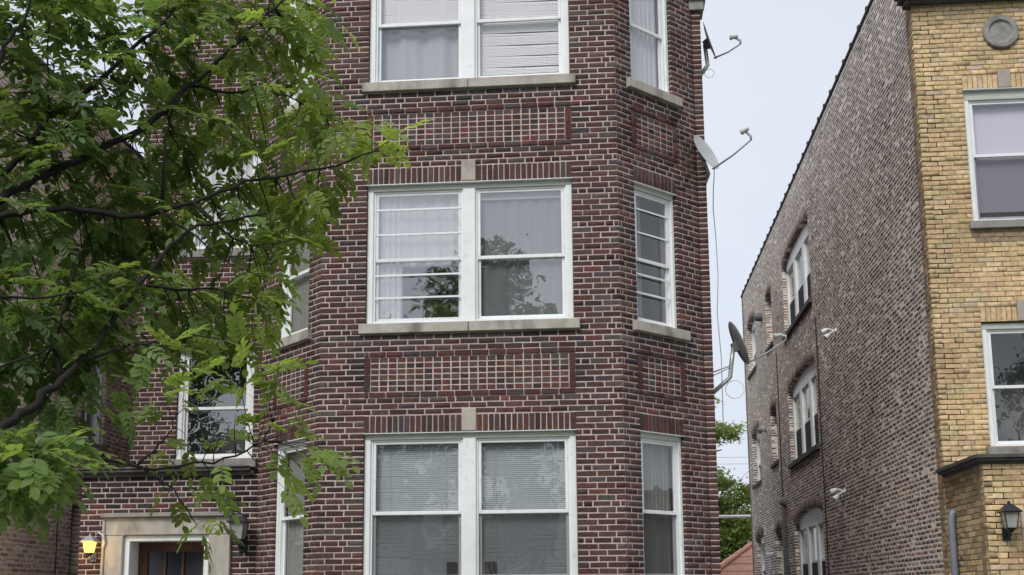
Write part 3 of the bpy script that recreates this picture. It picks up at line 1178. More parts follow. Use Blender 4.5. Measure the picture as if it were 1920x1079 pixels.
# ------------------------------------------------------------------ yellow brick building on the right
XY, YY = 4.306, 14.8
yl = thing('yellow_brick_building', 'yellow brick apartment building with a long brown common brick side wall', 'building', (XY, YY, 0))
BY = Bricks('yellow', YEL)
BT = Bricks('common', TAN)
CY_, MY = .0672, .2063
WY = Wall(XY, YY, 0, 3.4)
WT = Wall(XY, 34.5, R(-90), 34.5-YY)           # side wall, u runs towards the street
LT = 34.5-YY
YTOP = 10.75
zy0 = 6.363-95*CY_+.0
AX = 5.452-XY                                   # window axis
yh, yc = [], []
for (z0, z1) in ((6.48, 8.327), (3.48, 5.111)):
    yh += [(AX-.547, AX+.547, z0, z1), (AX-.547, AX+.547, z1, z1+3*CY_), (AX-.085, AX+.085, z1, z1+4*CY_), (AX-.6, AX+.6, z0-.117, z0)]
    yc.append((AX-.55, AX+.55, z0, z1))
wall_y = core(WY, 0, 3.4, 0, YTOP, yc, -.3, -.006, 'front_wall', M_MORTY, yl)


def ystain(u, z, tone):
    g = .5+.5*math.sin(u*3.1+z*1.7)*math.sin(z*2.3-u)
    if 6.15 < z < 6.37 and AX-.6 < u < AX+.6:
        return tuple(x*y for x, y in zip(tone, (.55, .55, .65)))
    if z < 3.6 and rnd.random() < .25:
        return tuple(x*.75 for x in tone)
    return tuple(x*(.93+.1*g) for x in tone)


iy = int(YTOP/CY_)
medal = [(AX-.235*math.cos(t), AX+.235*math.cos(t), 9.125+.235*math.sin(t)-.018, 9.125+.235*math.sin(t)+.018) for t in [R(-80+10*k) for k in range(17)]]
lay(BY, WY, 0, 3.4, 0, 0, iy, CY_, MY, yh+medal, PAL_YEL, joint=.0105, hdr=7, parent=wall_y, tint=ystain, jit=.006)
for (z0, z1) in ((6.48, 8.327), (3.48, 5.111)):
    soldiers(BY, WY, AX-.547, AX-.087, z1, z1+3*CY_-.008, PAL_YEL, parent=wall_y, j=.010)
    soldiers(BY, WY, AX+.087, AX+.547, z1, z1+3*CY_-.008, PAL_YEL, parent=wall_y, j=.010)
    stone(WY, AX-.083, AX+.083, .015, z1+.003, z1+4*CY_-.006, 'keystone', yl, mat('pinkish stone', (.40, .345, .31), .9, .1, 10, .2, 100))
    stone(WY, AX-.6, AX+.6, .06, z0-.117, z0-.002, 'sill', yl, M_STONEG, taper=.012)
window(WY, AX-.547, AX+.547, 6.48, 8.327, yl, [dict(fill='lavender', screen=True)], casing=.07, head=.14, rail=7.40)
window(WY, AX-.547, AX+.547, 3.48, 5.111, yl, [dict(fill='dark')], casing=.075, head=.09, rail=4.25, cap=False, glass=M_GLASS)
# round medallion
b = MB()
b.lathe(WY.p(AX, -.05, 9.125), WY.N, [(.238, 0), (.238, .085), (.228, .098), (.168, .098), (.160, .09), (.150, .07), (.140, .066), (.10, .07), (.05, .072)], 40)
b.build('medallion', M_STONEG, yl, False)
# cornice
b = MB()
b.lbox(WY, -.10, 3.4, -.1, .10, 9.565, 9.63)
b.lbox(WY, -.16, 3.4, -.1, .20, 9.6305, 9.70)
b.lbox(WY, -.20, 3.4, -.1, .26, 9.7005, 9.78)
b.build('cornice', M_LEDGE, yl)

# yellow quoin bricks returning onto the side wall, toothed into the common brick
for i in range(0, iy):
    za = i*CY_+.005
    zb_ = (i+1)*CY_-.005
    ln = .30 if (i//3) % 2 else .20
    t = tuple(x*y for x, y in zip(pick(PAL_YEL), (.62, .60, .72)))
    BY.add('quoin_brick', WT, LT-ln, LT-.11, za, zb_, t, parent=None)
    BY.add('quoin_brick', WT, LT-.1, LT-.001, za, zb_, tuple(x*.8 for x in pick(PAL_YEL)), parent=None)

BIG = [(34.5-26.65, 34.5-23.1, s, s+1.63, .24) for s in (7.70, 4.66, 1.60)]
NAR = [(34.5-29.6, 34.5-28.55, s, s+1.28, .16) for s in (8.03, 5.0, 1.9)]
SML = [(34.5-33.45, 34.5-31.85, s, s+1.38, .18) for s in (8.08, 4.83, 1.8)]


def arch_holes(w_):
    a, b_, z0, zs, rise = w_
    hs = [(a, b_, z0, zs)]
    n = max(2, round(rise/.0336))
    for i in range(n):
        t = (i+.5)/n
        hw = (b_-a)/2*math.sqrt(max(0, 1-t*t))**.9
        hs.append(((a+b_)/2-hw, (a+b_)/2+hw, zs+rise*i/n, zs+rise*(i+1)/n))
    return hs


th = []
for w_ in BIG+NAR+SML:
    th += arch_holes(w_)
wall_t = core(WT, 0, LT-.006, 0, YTOP, th, -.3, -.0012, 'side_wall', M_MORTT, yl)


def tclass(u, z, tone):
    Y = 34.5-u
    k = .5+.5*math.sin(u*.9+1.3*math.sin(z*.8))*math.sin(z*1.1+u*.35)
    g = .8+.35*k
    up = max(0, min(1, (z-5)/5))*max(0, min(1, (Y-17)/10))  # efflorescence and lens haze put into the colour: paler towards top and rear
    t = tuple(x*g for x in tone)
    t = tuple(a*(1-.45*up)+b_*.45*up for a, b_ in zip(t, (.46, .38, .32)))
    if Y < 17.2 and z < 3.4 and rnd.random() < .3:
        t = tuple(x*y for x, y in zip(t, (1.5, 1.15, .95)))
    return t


sill_h = [(w_[0]-.08, w_[1]+.08, w_[2]-.12, w_[2]) for w_ in BIG+NAR+SML]
quo = [(LT-(.30 if (i//3) % 2 else .20)-.006, LT, i*CY_, (i+1)*CY_) for i in range(iy)]
ring_h = []
for (a, b_, z0, zs, rise) in BIG:
    n = 8
    for i in range(n):
        t = (i+.5)/n
        hw = ((b_-a)/2+.14)*math.sqrt(1-t*t)
        ring_h.append(((a+b_)/2-hw, (a+b_)/2+hw, zs+(rise+.2)*i/n, zs+(rise+.2)*(i+1)/n))
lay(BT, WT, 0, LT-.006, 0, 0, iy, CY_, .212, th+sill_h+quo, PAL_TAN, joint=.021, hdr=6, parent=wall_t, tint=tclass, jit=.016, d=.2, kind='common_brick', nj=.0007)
# voussoirs of the arches
for (a, b_, z0, zs, rise) in BIG+NAR+SML:
    cu, hw = (a+b_)/2, (b_-a)/2
    n = int(hw*2/.085)
    for i in range(n):
        s = -1+2*(i+.5)/n
        uu = cu+hw*s*1.01
        zz = zs+rise*math.sqrt(max(0, 1-s*s))**.9
        sl = -rise/hw*s/math.sqrt(max(.12, 1-s*s))
        ang = math.atan(sl)
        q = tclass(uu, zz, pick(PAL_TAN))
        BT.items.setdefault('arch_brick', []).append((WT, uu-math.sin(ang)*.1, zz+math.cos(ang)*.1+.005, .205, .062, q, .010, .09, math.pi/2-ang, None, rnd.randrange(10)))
BY.finish(yl)
BT.finish(yl, rest='common_brickwork')

M_SILLD = mat('dark stone sill', (.10, .095, .092), .9, .25, 8, .2, 60)
for (a, b_, z0, zs, rise) in BIG:
    stone(WT, a-.08, b_+.08, .07, z0-.12, z0-.002, 'sill', yl, M_SILLD, taper=.015)
    f = MB()
    f.lbox(WT, a+.003, a+.14, -.2, -.09, z0, zs)
    f.lbox(WT, b_-.14, b_-.003, -.2, -.09, z0, zs)
    k = (b_-a-.28-2*.24)/3
    for i in (1, 2):
        uu = a+.14+i*k+(i-1)*.24
        f.lbox(WT, uu, uu+.24, -.2, -.085, z0, zs)
    # arched head board
    n = 12
    vs = []
    for i in range(n+1):
        s = -1+2*i/n
        vs.append(((a+b_)/2+(b_-a)/2*s*.998, zs+rise*math.sqrt(max(0, 1-s*s))**.9))
    for i in range(n):
        (u_a, z_a), (u_b, z_b) = vs[i], vs[i+1]
        f.hexa([WT.p(u_a, -.09, zs-.12), WT.p(u_b, -.09, zs-.12), WT.p(u_b, -.2, zs-.12), WT.p(u_a, -.2, zs-.12),
                WT.p(u_a, -.09, z_a), WT.p(u_b, -.09, z_b), WT.p(u_b, -.2, z_b), WT.p(u_a, -.2, z_a)])
    wo = f.build('window', M_WHITE, yl)
    for i in range(3):
        ua = a+.14+i*(k+.24)
        for nm, s0, s1, nn in (('upper_sash', z0+.72, zs-.1205, -.13), ('lower_sash', z0, z0+.76, -.165)):
            s = MB()
            s.lbox(WT, ua+.001, ua+.06, nn-.03, nn, s0, s1)
            s.lbox(WT, ua+k-.06, ua+k-.001, nn-.03, nn, s0, s1)
            s.lbox(WT, ua+.06, ua+k-.06, nn-.03, nn-.001, s0, s0+.06)
            s.lbox(WT, ua+.06, ua+k-.06, nn-.03, nn-.001, s1-.05, s1)
            s.build(nm, M_WHITE, wo)
            g = MB()
            g.add([WT.p(ua+.06, nn-.015, s0+.06), WT.p(ua+k-.06, nn-.015, s0+.06), WT.p(ua+k-.06, nn-.015, s1-.05), WT.p(ua+.06, nn-.015, s1-.05)], [(0, 1, 2, 3)])
            g.build('pane', M_GLASS, wo)
        g = MB()
        g.add([WT.p(ua, -.128, z0+.02), WT.p(ua+k, -.128, z0+.02), WT.p(ua+k, -.128, z0+.73), WT.p(ua, -.128, z0+.73)], [(0, 1, 2, 3)])
        g.build('fly_screen', mat('dark screen mesh', (.035, .036, .04), .8, .1, 9), wo)
        g = MB()
        g.add([WT.p(ua, -.26, z0), WT.p(ua+k, -.26, z0), WT.p(ua+k, -.26, zs), WT.p(ua, -.26, zs)], [(0, 1, 2, 3)])
        g.build('roller_shade', M_SLATG, wo)
for grp, kind in ((NAR, 'narrow'), (SML, 'small')):
    for (a, b_, z0, zs, rise) in grp:
        stone(WT, a-.07, b_+.07, .05, z0-.11, z0-.002, 'sill', yl, M_SILLD, taper=.012)
        f = MB()
        n = 8
        pad = .003
        nn = -.12 if kind == 'small' else -.17
        f.lbox(WT, a+pad, a+.12, -.26, nn, z0, zs)
        f.lbox(WT, b_-.12, b_-pad, -.26, nn, z0, zs)
        f.lbox(WT, a+.12, b_-.12, -.26, nn-.02, z0+.55, z0+.62)
        f.lbox(WT, a+.12, b_-.12, -.26, nn-.02, z0, z0+.07)
        for i in range(n):
            s, s2 = -1+2*i/n, -1+2*(i+1)/n
            za = zs+rise*math.sqrt(max(0, 1-s*s))**.9
            zb_ = zs+rise*math.sqrt(max(0, 1-s2*s2))**.9
            u_a, u_b = (a+b_)/2+(b_-a)/2*s*.995, (a+b_)/2+(b_-a)/2*s2*.995
            f.hexa([WT.p(u_a, nn, zs-.06), WT.p(u_b, nn, zs-.06), WT.p(u_b, -.26, zs-.06), WT.p(u_a, -.26, zs-.06),
                    WT.p(u_a, nn, za), WT.p(u_b, nn, zb_), WT.p(u_b, -.26, zb_), WT.p(u_a, -.26, za)])
        wo = f.build('window', M_WHITE if kind == 'small' else M_CAP, yl)
        g = MB()
        g.add([WT.p(a+.12, -.2, z0+.6), WT.p(b_-.12, -.2, z0+.6), WT.p(b_-.12, -.2, zs-.05), WT.p(a+.12, -.2, zs-.05)], [(0, 1, 2, 3)])
        g.build('pane', M_GLASS, wo)
        g = MB()
        g.add([WT.p(a+.1, -.24, z0), WT.p(b_-.1, -.24, z0), WT.p(b_-.1, -.24, zs), WT.p(a+.1, -.24, zs)], [(0, 1, 2, 3)])
        g.build('roller_shade', M_SLATG if kind == 'small' else M_ROOM, wo)
        g = MB()
        g.add([WT.p(a+.1, -.185, z0+.05), WT.p(b_-.1, -.185, z0+.05), WT.p(b_-.1, -.185, z0+.56), WT.p(a+.1, -.185, z0+.56)], [(0, 1, 2, 3)])
        g.build('fly_screen', MATS['dark screen mesh'], wo)
# coping along the parapet with joint lugs
k = 0
u = 0.
cp = MB()
while u < LT-.3:
    b = MB()
    b.lbox(WT, u, u+.569, -.33, .03, YTOP, YTOP+.06, bev=.012)
    b.lbox(WT, u+.57, u+.63, -.34, .048, YTOP-.012, YTOP+.085, bev=.015)
    b.build('coping_tile', M_COPING, yl)
    u += .6
b = MB()
b.box(XY, XY+8, 34.2, 34.5, 0, YTOP)
b.build('back_wall', M_SIDE, yl)
b = MB()
b.add([(XY+.3, YY+.3, YTOP-.4), (XY+8, YY+.3, YTOP-.4), (XY+8, 34.2, YTOP-.4), (XY+.3, 34.2, YTOP-.4)], [(0, 1, 2, 3)])
b.build('roof', M_ROOFING, yl)

# porch of the yellow building
YPF = 13.3
WQ = Wall(4.30, YPF, 0, 3.2)                    # porch front
WQS = Wall(4.30, YY-.004, R(-90), YY-.004-YPF)  # porch flank
BQ2 = Bricks('yporch', YEL)
sur = (.375, 2.2, -1, 2.56)
wall_q = core(WQ, 0, 3.2, 0, 3.09, [sur], -.25, -.006, 'porch_wall', M_MORTY, yl)
wall_qs = core(WQS, 0, YY-.004-YPF-.006, 0, 3.09, [], -.25, -.006, 'porch_wall', M_MORTY, yl)
zq = 3.09-46*CY_
lay(BQ2, WQ, 0, 3.2, zq, 0, 46, CY_, .2063*1.02, [sur], PAL_YEL, joint=.0105, hdr=0, parent=wall_q, tint=ystain)


def flank_tone(u, z, tone):  # all flank bricks darkened, the top rows most
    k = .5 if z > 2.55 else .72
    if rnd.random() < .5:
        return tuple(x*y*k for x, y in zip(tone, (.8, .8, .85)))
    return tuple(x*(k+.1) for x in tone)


lay(BQ2, WQS, 0, YY-.004-YPF, zq, 0, 46, CY_, .2063, [], PAL_YEL, joint=.0105, hdr=0, parent=wall_qs, tint=flank_tone)
BQ2.finish(yl, limit=150, rest='porch_brickwork')
LQ = YY-.004-YPF
b = MB()


def mould(b, n1, z0, z1):
    x0, y0 = 4.30-n1, YPF-n1
    b.box(x0, 7.4, y0, YPF+.2, z0, z1)
    b.box(x0, 4.5, YPF+.2005, YY-.003, z0, z1)


mould(b, .03, 3.092, 3.118)
mould(b, .075, 3.1185, 3.150)
mould(b, .105, 3.1505, 3.188)
b.build('porch_ledge', M_LEDGE, yl)
b = MB()
b.box(4.5, 7.4, YPF+.2, YY-.004, 3.0, 3.15)
b.build('porch_roof', M_ROOFING, yl)
stone(WQ, .378, .60, .03, 0, 2.34, 'door_jamb', yl, n0=-.2, bev=.01)
stone(WQ, .378, 2.2, .04, 2.342, 2.558, 'door_lintel', yl, n0=-.2, bev=.01)
b = MB()
b.lbox(WQ, .6, 2.2, -.24, -.15, 0, 2.34)
b.build('door', M_DOOR, yl)
lantern(WQ, .20, 2.43, 'black metal wall lantern on the yellow brick porch beside its stone surround', False, 1.0)

# grey bent pipe on the porch flank
b = MB()
py = 14.42
b.tube([(4.24, py, 0), (4.24, py, 2.48), (4.245, py, 2.56), (4.262, py, 2.61), (4.30, py, 2.63)], .045, 12)
o = b.build('drain_pipe', M_PIPE, None, True)
tag(o, 'grey metal drain pipe bent into the darker flank of the yellow porch', 'pipe')

# ------------------------------------------------------------------ satellite dishes on the red building's corner


def dish(label, foot, knee, ctr, nrm, rl, rw_, arm_end, lnb, face, back, extra=()):
    """offset dish: wall foot, bent mast, bracket, reflector, feed arm and receiver head"""
    foot, knee, ctr, arm_end, lnb = map(Vector, (foot, knee, ctr, arm_end, lnb))
    nrm = Vector(nrm).normalized()
    t = thing('satellite_dish', label, 'satellite dish', foot, 'satellite dishes on the corner')
    up = Vector((0, 0, 1))
    up = (up-nrm*up.dot(nrm)).normalized()
    N_ = 36
    b = MB()
    prof = [(0.001, -.055), (.35, -.048), (.7, -.028), (.93, -.006), (1., 0), (1.015, .004), (1.015, -.006), (.93, -.016), (.7, -.038), (.35, -.058), (.001, -.065)]
    b.lathe(ctr, nrm, [(r*rl, h*rl*2) for r, h in prof], N_, rw_/rl, up=up)
    b.f = b.f[:-2]
    rf = b.build('reflector', face, t, True)
    bk = ctr-nrm*(rl*.11)
    b = MB()
    q = nrm.to_track_quat('Z', 'Y').to_matrix()
    a1, a2 = up, nrm.cross(up)
    hw = rl*.24
    vs = []
    for nn in (0, -.07):
        for sx, sy in ((-1, -1), (1, -1), (1, 1), (-1, 1)):
            k_ = 1 if nn == 0 else .7
            vs.append(bk+a1*(sx*hw*k_-.1*rl)+a2*(sy*hw*.7*k_)+nrm*nn)
    b.hexa(vs)
    b.build('mount_bracket', back, t)
    b = MB()
    m_end = bk-nrm*.055-up*(.1*rl)
    b.tube([foot+Vector((-.005, 0, 0)), foot+(knee-foot)*.75, knee, knee*.55+m_end*.45+Vector((0, 0, .01)), m_end], .027, 10)
    b.build('mast', M_GALV, t, True)
    b = MB()
    b.lathe(foot+Vector((-.012, 0, 0)), (1, 0, 0), [(.07, 0), (.07, .008), (.03, .022), (.026, .04)], 16, 1.4)
    b.build('wall_foot', M_GALV, t)
    low = ctr-up*(rl*.98)
    b = MB()
    pts = [low-nrm*.03, low*.5+arm_end*.5+Vector((0, 0, -.02)), arm_end]
    b.tube(pts, [.013, .012, .011], 8)
    b.build('feed_arm', M_METAL, t, True)
    b = MB()
    d = (ctr-lnb).normalized()
    b.tube([arm_end, arm_end+Vector((0, 0, .05)), lnb-d*.01], [.014, .018, .016], 8)
    b.lathe(lnb-d*.04, d, [(.016, -.03), (.026, -.02), (.026, .04), (.034, .05), (.034, .075), (.02, .08)], 14)
    b.build('receiver_head', mat('pale grey plastic', (.5, .5, .48), .5, .1, 12), t, True)
    for nm, pts, r in extra:
        b = MB()
        b.tube(pts, r, 6)
        b.build(nm, M_CABLEW if nm != 'stay_rod' else M_GALV, t, True)
    return t


def coil(c, r, axis_y=1., n=26):
    return [Vector(c)+Vector((r*math.cos(t), .02*math.sin(t*.5), r*math.sin(t))) for t in [2*math.pi*i/n for i in range(n+1)]]


M_DISHF = mat('pale dish enamel', (.50, .51, .51), .4, .06, 8)
M_DISHB = mat('dark dish back', (.30, .31, .325), .5, .15, 10)
DY = 14.3
dish('grey satellite dish seen edge-on beside the third-floor window', (1.345, DY, 8.42), (1.47, DY, 8.60), (1.515, DY, 8.945), (.93, -.24, .27), .262, .235,
     (1.90, DY-.10, 8.83), (1.80, DY-.1, 8.93), M_DISHF, M_DKMETAL, [('cable_coil', coil((1.488, DY-.02, 8.48), .06), .004)])
dish('pale satellite dish showing its open face above the second-floor windows', (1.345, 14.08, 6.84), (1.395, 14.0, 6.96), (1.352, 13.70, 7.14), (.74, -.54, .41), .262, .225,
     (1.872, 13.42, 7.16), (1.785, 13.41, 7.275), M_DISHF, M_DKMETAL,
     [('feed_cable', [(1.437, 13.64, 6.906), (1.437, 13.74, 6.80), (1.44, 13.9, 6.72), (1.47, DY, 6.6), (1.49, DY, 6.2), (1.50, DY, 5.7), (1.47, DY, 5.2), (1.50, DY, 4.6), (1.49, DY, 3.6)], .006)])
dish('dark satellite dish seen from behind on a long bent mast', (1.345, DY, 4.13), (1.60, DY, 4.36), (1.725, DY, 4.805), (.915, .05, .37), .293, .262,
     (2.33, DY+.06, 4.845), (2.22, DY+.06, 4.90), M_DISHB, M_DKMETAL,
     [('stay_rod', [(1.345, DY+.02, 4.42), (1.64, DY, 4.52)], .008), ('stay_rod', [(1.345, DY-.05, 4.36), (1.62, DY-.02, 4.49)], .006), ('cable_coil', coil((1.655, DY, 4.207), .115), .005)])

# ------------------------------------------------------------------ fittings on the brown side wall


def flood(z0, label, u):
    t = thing('floodlight', label, 'floodlight', WT.p(u, 0, z0), 'security lights on the side wall')
    b = MB()
    b.lathe(WT.p(u, .002, z0), WT.N, [(.045, 0), (.045, .025), (.03, .03)], 14)
    b.build('wall_box', M_WHITE2, t)
    for du, dz in ((-.10, .08), (.06, -.12)):
        b = MB()
        c0 = Vector(WT.p(u, .035, z0))
        c1 = Vector(WT.p(u+du*.6, .14, z0+dz*.6))
        b.tube([c0, c1], .014, 8)
        b.build('swivel_arm', M_WHITE2, t)
        b = MB()
        ax = Vector(WT.p(u+du*1.4, .3, z0+dz-.12))-Vector(WT.p(u+du*.6, .14, z0+dz*.6))
        b.lathe(c1, ax, [(.02, 0), (.034, .02), (.05, .09), (.055, .11), (.045, .115)], 16)
        b.build('lamp_head', M_WHITE2, t, True)
    return t


flood(6.46, 'white twin floodlight high on the brown side wall', 34.5-20.85)
flood(3.48, 'white twin floodlight low on the brown side wall', 34.5-20.84)
b = MB()
b.lathe(WT.p(34.5-30.35, 0, 9.10), WT.N, [(.12, 0), (.12, .10), (.09, .18), (.04, .2)], 14)
o = b.build('vent_hood', M_DKMETAL)
tag(o, 'small dark vent hood between the upper arched windows of the side wall', 'vent')
b = MB()
uu = 34.5-27.7
b.tube([WT.p(uu, .06, 0), WT.p(uu, .06, 3.72), WT.p(uu, .05, 3.8)], .05, 8)
b.lathe(WT.p(uu, 0, 3.86), WT.N, [(.12, 0), (.12, .08), (.07, .12), (.07, .16)], 12)
o = b.build('downpipe', M_DKMETAL)
tag(o, 'dark downpipe with a round head beside the lowest wide arched window', 'pipe')
for k, (uu, z1, lab) in enumerate(((34.5-22.75, 7.2, 'thin dark cable running down beside the wide arched windows'), (34.5-28.05, 7.6, 'thin dark cable running down between wide and narrow arched windows'))):
    b = MB()
    b.tube([WT.p(uu+.02*math.sin(q*1.7), .012, z1*(1-q/8)) for q in range(9)], .012, 6)
    o = b.build('wall_cable', M_CABLE)
    tag(o, lab, 'cable')
for k, (uu, zz, lab) in enumerate(((34.5-30.45, 6.0, 'small dark lamp beside the second-floor narrow arched window'), (34.5-30.3, 2.72, 'small pale lamp beside the lowest narrow arched window'))):
    b = MB()
    b.lathe(WT.p(uu, 0, zz), WT.N, [(.05, 0), (.05, .03), (.02, .04), (.02, .12)], 10)
    b.lathe(WT.p(uu+.02, .12, zz+.0), (Vector(WT.p(1, .6, -.5))-Vector(WT.p(0, 0, 0))), [(.03, -.05), (.05, .06), (.055, .12)], 12)
    o = b.build('spot_lamp', M_DKMETAL if k == 0 else M_WHITE2)
    tag(o, lab, 'lamp')

# ------------------------------------------------------------------ wires across the gap


def wire(p0, p1, sag, r, label, name='overhead_wire', m_=None, n=16):
    p0, p1 = Vector(p0), Vector(p1)
    pts = []
    for i in range(n+1):
        t = i/n
        p = p0.lerp(p1, t)
        p.z -= sag*4*t*(1-t)
        pts.append(p)
    b = MB()
    b.tube(pts, r, 6)
    o = b.build(name, m_ or M_CABLE)
    return tag(o, label, 'wire')


wire((-6, 40, 7.0), (12, 41, 6.7), .3, .012, 'upper thin wire of the pair crossing the gap between the buildings', m_=M_CABLEW)
wire((-6, 40, 6.78), (12, 41, 6.45), .3, .012, 'lower thin wire of the pair crossing the gap between the buildings', m_=M_CABLEW)
wire((-2, 36.0, 4.16), (9, 36.4, 4.2), .06, .05, 'thick pale cable spanning the gap in front of the leafy trees', m_=M_CABLEW)
wire((1.34, 22, 3.02), (4.29, 33, 5.4), .15, .01, 'thin pale wire slanting up to the brown side wall', m_=M_CABLEW)
wire((1.36, 16, 2.9), (2.6, 30, .3), .02, .012, 'black cable slanting down behind the corner of the red building')

# ------------------------------------------------------------------ garage roof glimpsed through the gap
M_TERRA = mat('faded terracotta shingles', (.42, .23, .17), .9, .15, 6, .3, 40)
gr = thing('garage', 'small garage with faded terracotta roof glimpsed between the buildings', 'garage', (6.5, 37, 0))
gx0, gx1, gy0, gy1, ze, zr_ = 3.15, 11.5, 36.5, 43.5, 2.15, 4.6
b = MB()
b.box(gx0+.3, gx1-.3, gy0+.3, gy1-.3, 0, ze)
b.build('wall', mat('tan siding', (.38, .33, .27), .8, .1, 4), gr)
rows, hipd = 10, (gy1-gy0)/2
for i in range(rows):                       # four hipped slopes, course by course
    t0, t1 = i/rows, (i+1)/rows
    d0, d1 = hipd*t0, hipd*t1
    za, zb_ = ze+(zr_-ze)*t0, ze+(zr_-ze)*t1
    c0 = [(gx0+d0, gy0+d0), (gx1-d0, gy0+d0), (gx1-d0, gy1-d0), (gx0+d0, gy1-d0)]
    c1 = [(gx0+d1, gy0+d1), (gx1-d1, gy0+d1), (gx1-d1, gy1-d1), (gx0+d1, gy1-d1)]
    for q in range(4):
        r = (q+1) % 4
        b = MB()
        b.hexa([(*c0[q], za-.01), (*c0[r], za-.01), (*c1[r], zb_-.01), (*c1[q], zb_-.01), (*c0[q], za+.05), (*c0[r], za+.05), (*c1[r], zb_+.02), (*c1[q], zb_+.02)])
        b.build('shingle_course', M_TERRA, gr)
b = MB()
b.tube([(gx0-.02, gy0-.02, ze+.07), (gx0+hipd, gy0+hipd, zr_+.05)], .07, 8)
b.build('hip_cap', M_TERRA, gr)

# ------------------------------------------------------------------ trees
nrng = np.random.default_rng(5)


def rand_rots(n, flat=0.):
    """random frames; flat pulls leaf normals upright"""
    nrm = nrng.normal(size=(n, 3))
    nrm[:, 2] = np.abs(nrm[:, 2])+flat
    nrm /= np.linalg.norm(nrm, axis=1)[:, None]
    a = nrng.normal(size=(n, 3))
    a -= nrm*np.sum(a*nrm, 1)[:, None]
    a /= np.linalg.norm(a, axis=1)[:, None]
    return a, np.cross(nrm, a), nrm


def crown(name, blobs, n, size, tones, parent, flat=.3, aspect=.55, shell=.55, clump=None):
    """leaf-sized faces gathered in clumps spread through the crown's volume"""
    vol = np.array([b[3]*b[4]*b[5] for b in blobs])**.75
    which = nrng.choice(len(blobs), n//14, p=vol/vol.sum())
    B_ = np.array(blobs)[which]
    d = nrng.normal(size=(len(which), 3))
    d /= np.linalg.norm(d, axis=1)[:, None]
    r = shell+(1-shell)*nrng.random(len(which))**.6
    cc = B_[:, :3]+d*B_[:, 3:6]*r[:, None]
    P = np.repeat(cc, 14, 0)+nrng.normal(size=(len(which)*14, 3))*np.array(clump or (size*2.2, size*2.2, size*1.4))
    N_ = len(P)
    a, b_, nn = rand_rots(N_, flat)
    s = size*(.7+.6*nrng.random(N_))[:, None]
    V = np.stack([P-a*s, P-b_*s*aspect+nn*s*.12, P+a*s, P+b_*s*aspect+nn*s*.12], 1)
    ct = np.repeat(nrng.choice(len(tones), len(which)), 14)
    T = np.ones((N_, 4, 4))
    T[:, :, :3] = (np.array(tones)[ct]*(.75+.5*nrng.random((N_, 1))))[:, None, :]
    Q = np.arange(N_*4).reshape(-1, 4)
    o = mesh_np(name, V.reshape(-1, 3), Q, M_LEAF[1], parent, T.reshape(-1, 4))
    o['kind'] = 'stuff'
    return o


def trunk_mesh(base, h, r, limbs, parent, material=M_BARK2, lean=(0, 0)):
    b = MB()
    base = Vector(base)
    pts = [base+Vector((lean[0]*t+.05*math.sin(t*5), lean[1]*t, h*t)) for t in [i/8 for i in range(9)]]
    b.tube(pts, [r*(1.25-.85*i/8) if i else r*1.5 for i in range(9)], 10)
    b.build('trunk', material, parent, True)
    for (t0, dx, dy, dz) in limbs:
        p = base+Vector((lean[0]*t0, lean[1]*t0, h*t0))
        e = p+Vector((dx, dy, dz))
        b = MB()
        b.tube([p, p.lerp(e, .4)+Vector((0, 0, -.08*dz)), p.lerp(e, .75), e], [r*.55, r*.4, r*.25, r*.1], 7)
        b.build('limb', material, parent, True)


# two trees seen in the gap, behind the garage
GREENS_P = [(.22, .28, .11), (.17, .23, .09), (.27, .32, .12), (.12, .17, .07)]
t = thing('pine_tree', 'tall pine with layered light green boughs rising behind the gap', 'tree', (2.6, 47, 0))
trunk_mesh((2.6, 47, 0), 11.5, .22, [(.62, 2.2, 0, .5), (.72, 2.0, 0, .6), (.5, 2.4, .3, .3), (.82, 1.4, 0, .4), (.55, -2, 0, .4), (.7, -1.8, 0, .4)], t)
crown('needles', [(4.6, 47, 8.45, 1.15, 1.0, .32), (3.9, 46.8, 9.6, .75, .7, .30), (3.0, 47, 11.0, .8, .8, .35), (1.2, 47, 9.0, 1.4, 1.2, .35), (1.2, 47, 7.8, 1.6, 1.2, .35), (5.0, 47.3, 8.2, .6, .6, .22), (2.6, 47, 11.8, .5, .5, .4), (3.9, 46.9, 10.2, .5, .5, .18)],
      6500, .11, GREENS_P, t, flat=.6, aspect=.3, shell=.2, clump=(.17, .17, .09))
t = thing('leafy_tree', 'bushy light green tree filling the gap above the terracotta roof', 'tree', (4.6, 50, 0))
trunk_mesh((4.6, 50, 0), 5.5, .2, [(.6, 1.5, 0, 1.2), (.7, -1.4, .2, 1.0), (.8, .6, -.4, 1.3)], t)
crown('foliage', [(3.9, 49.5, 5.4, 1.2, 1.2, .8), (5.2, 49.8, 6.0, 1.3, 1.2, .7), (4.6, 50, 3.9, 1.8, 1.2, .8), (5.9, 50, 4.5, 1.2, 1.2, .8), (3.4, 49.8, 3.0, 1.2, 1, .7), (4.5, 49.6, 6.7, .9, .8, .5), (5.6, 49.8, 2.8, 1.4, 1, .8)],
      11000, .12, GREENS_P+[(.12, .17, .035)], t, flat=.5, aspect=.4, shell=.35, clump=(.2, .2, .1))
t = thing('leafy_tree', 'darker green tree standing behind the bushy light green one', 'tree', (3.0, 56, 0))
trunk_mesh((3.0, 56, 0), 5, .2, [(.6, 1.5, 0, 1), (.8, -1, 0, 1)], t)
crown('foliage', [(3.0, 56, 4.2, 2.4, 1.5, 1.6), (5.6, 56, 4.6, 2.0, 1.5, 1.5), (4.2, 56.3, 2.6, 3, 1.2, 1.4)], 6000, .16, [(.12, .17, .08), (.15, .20, .09)], t, flat=.4, aspect=.5, shell=.4)

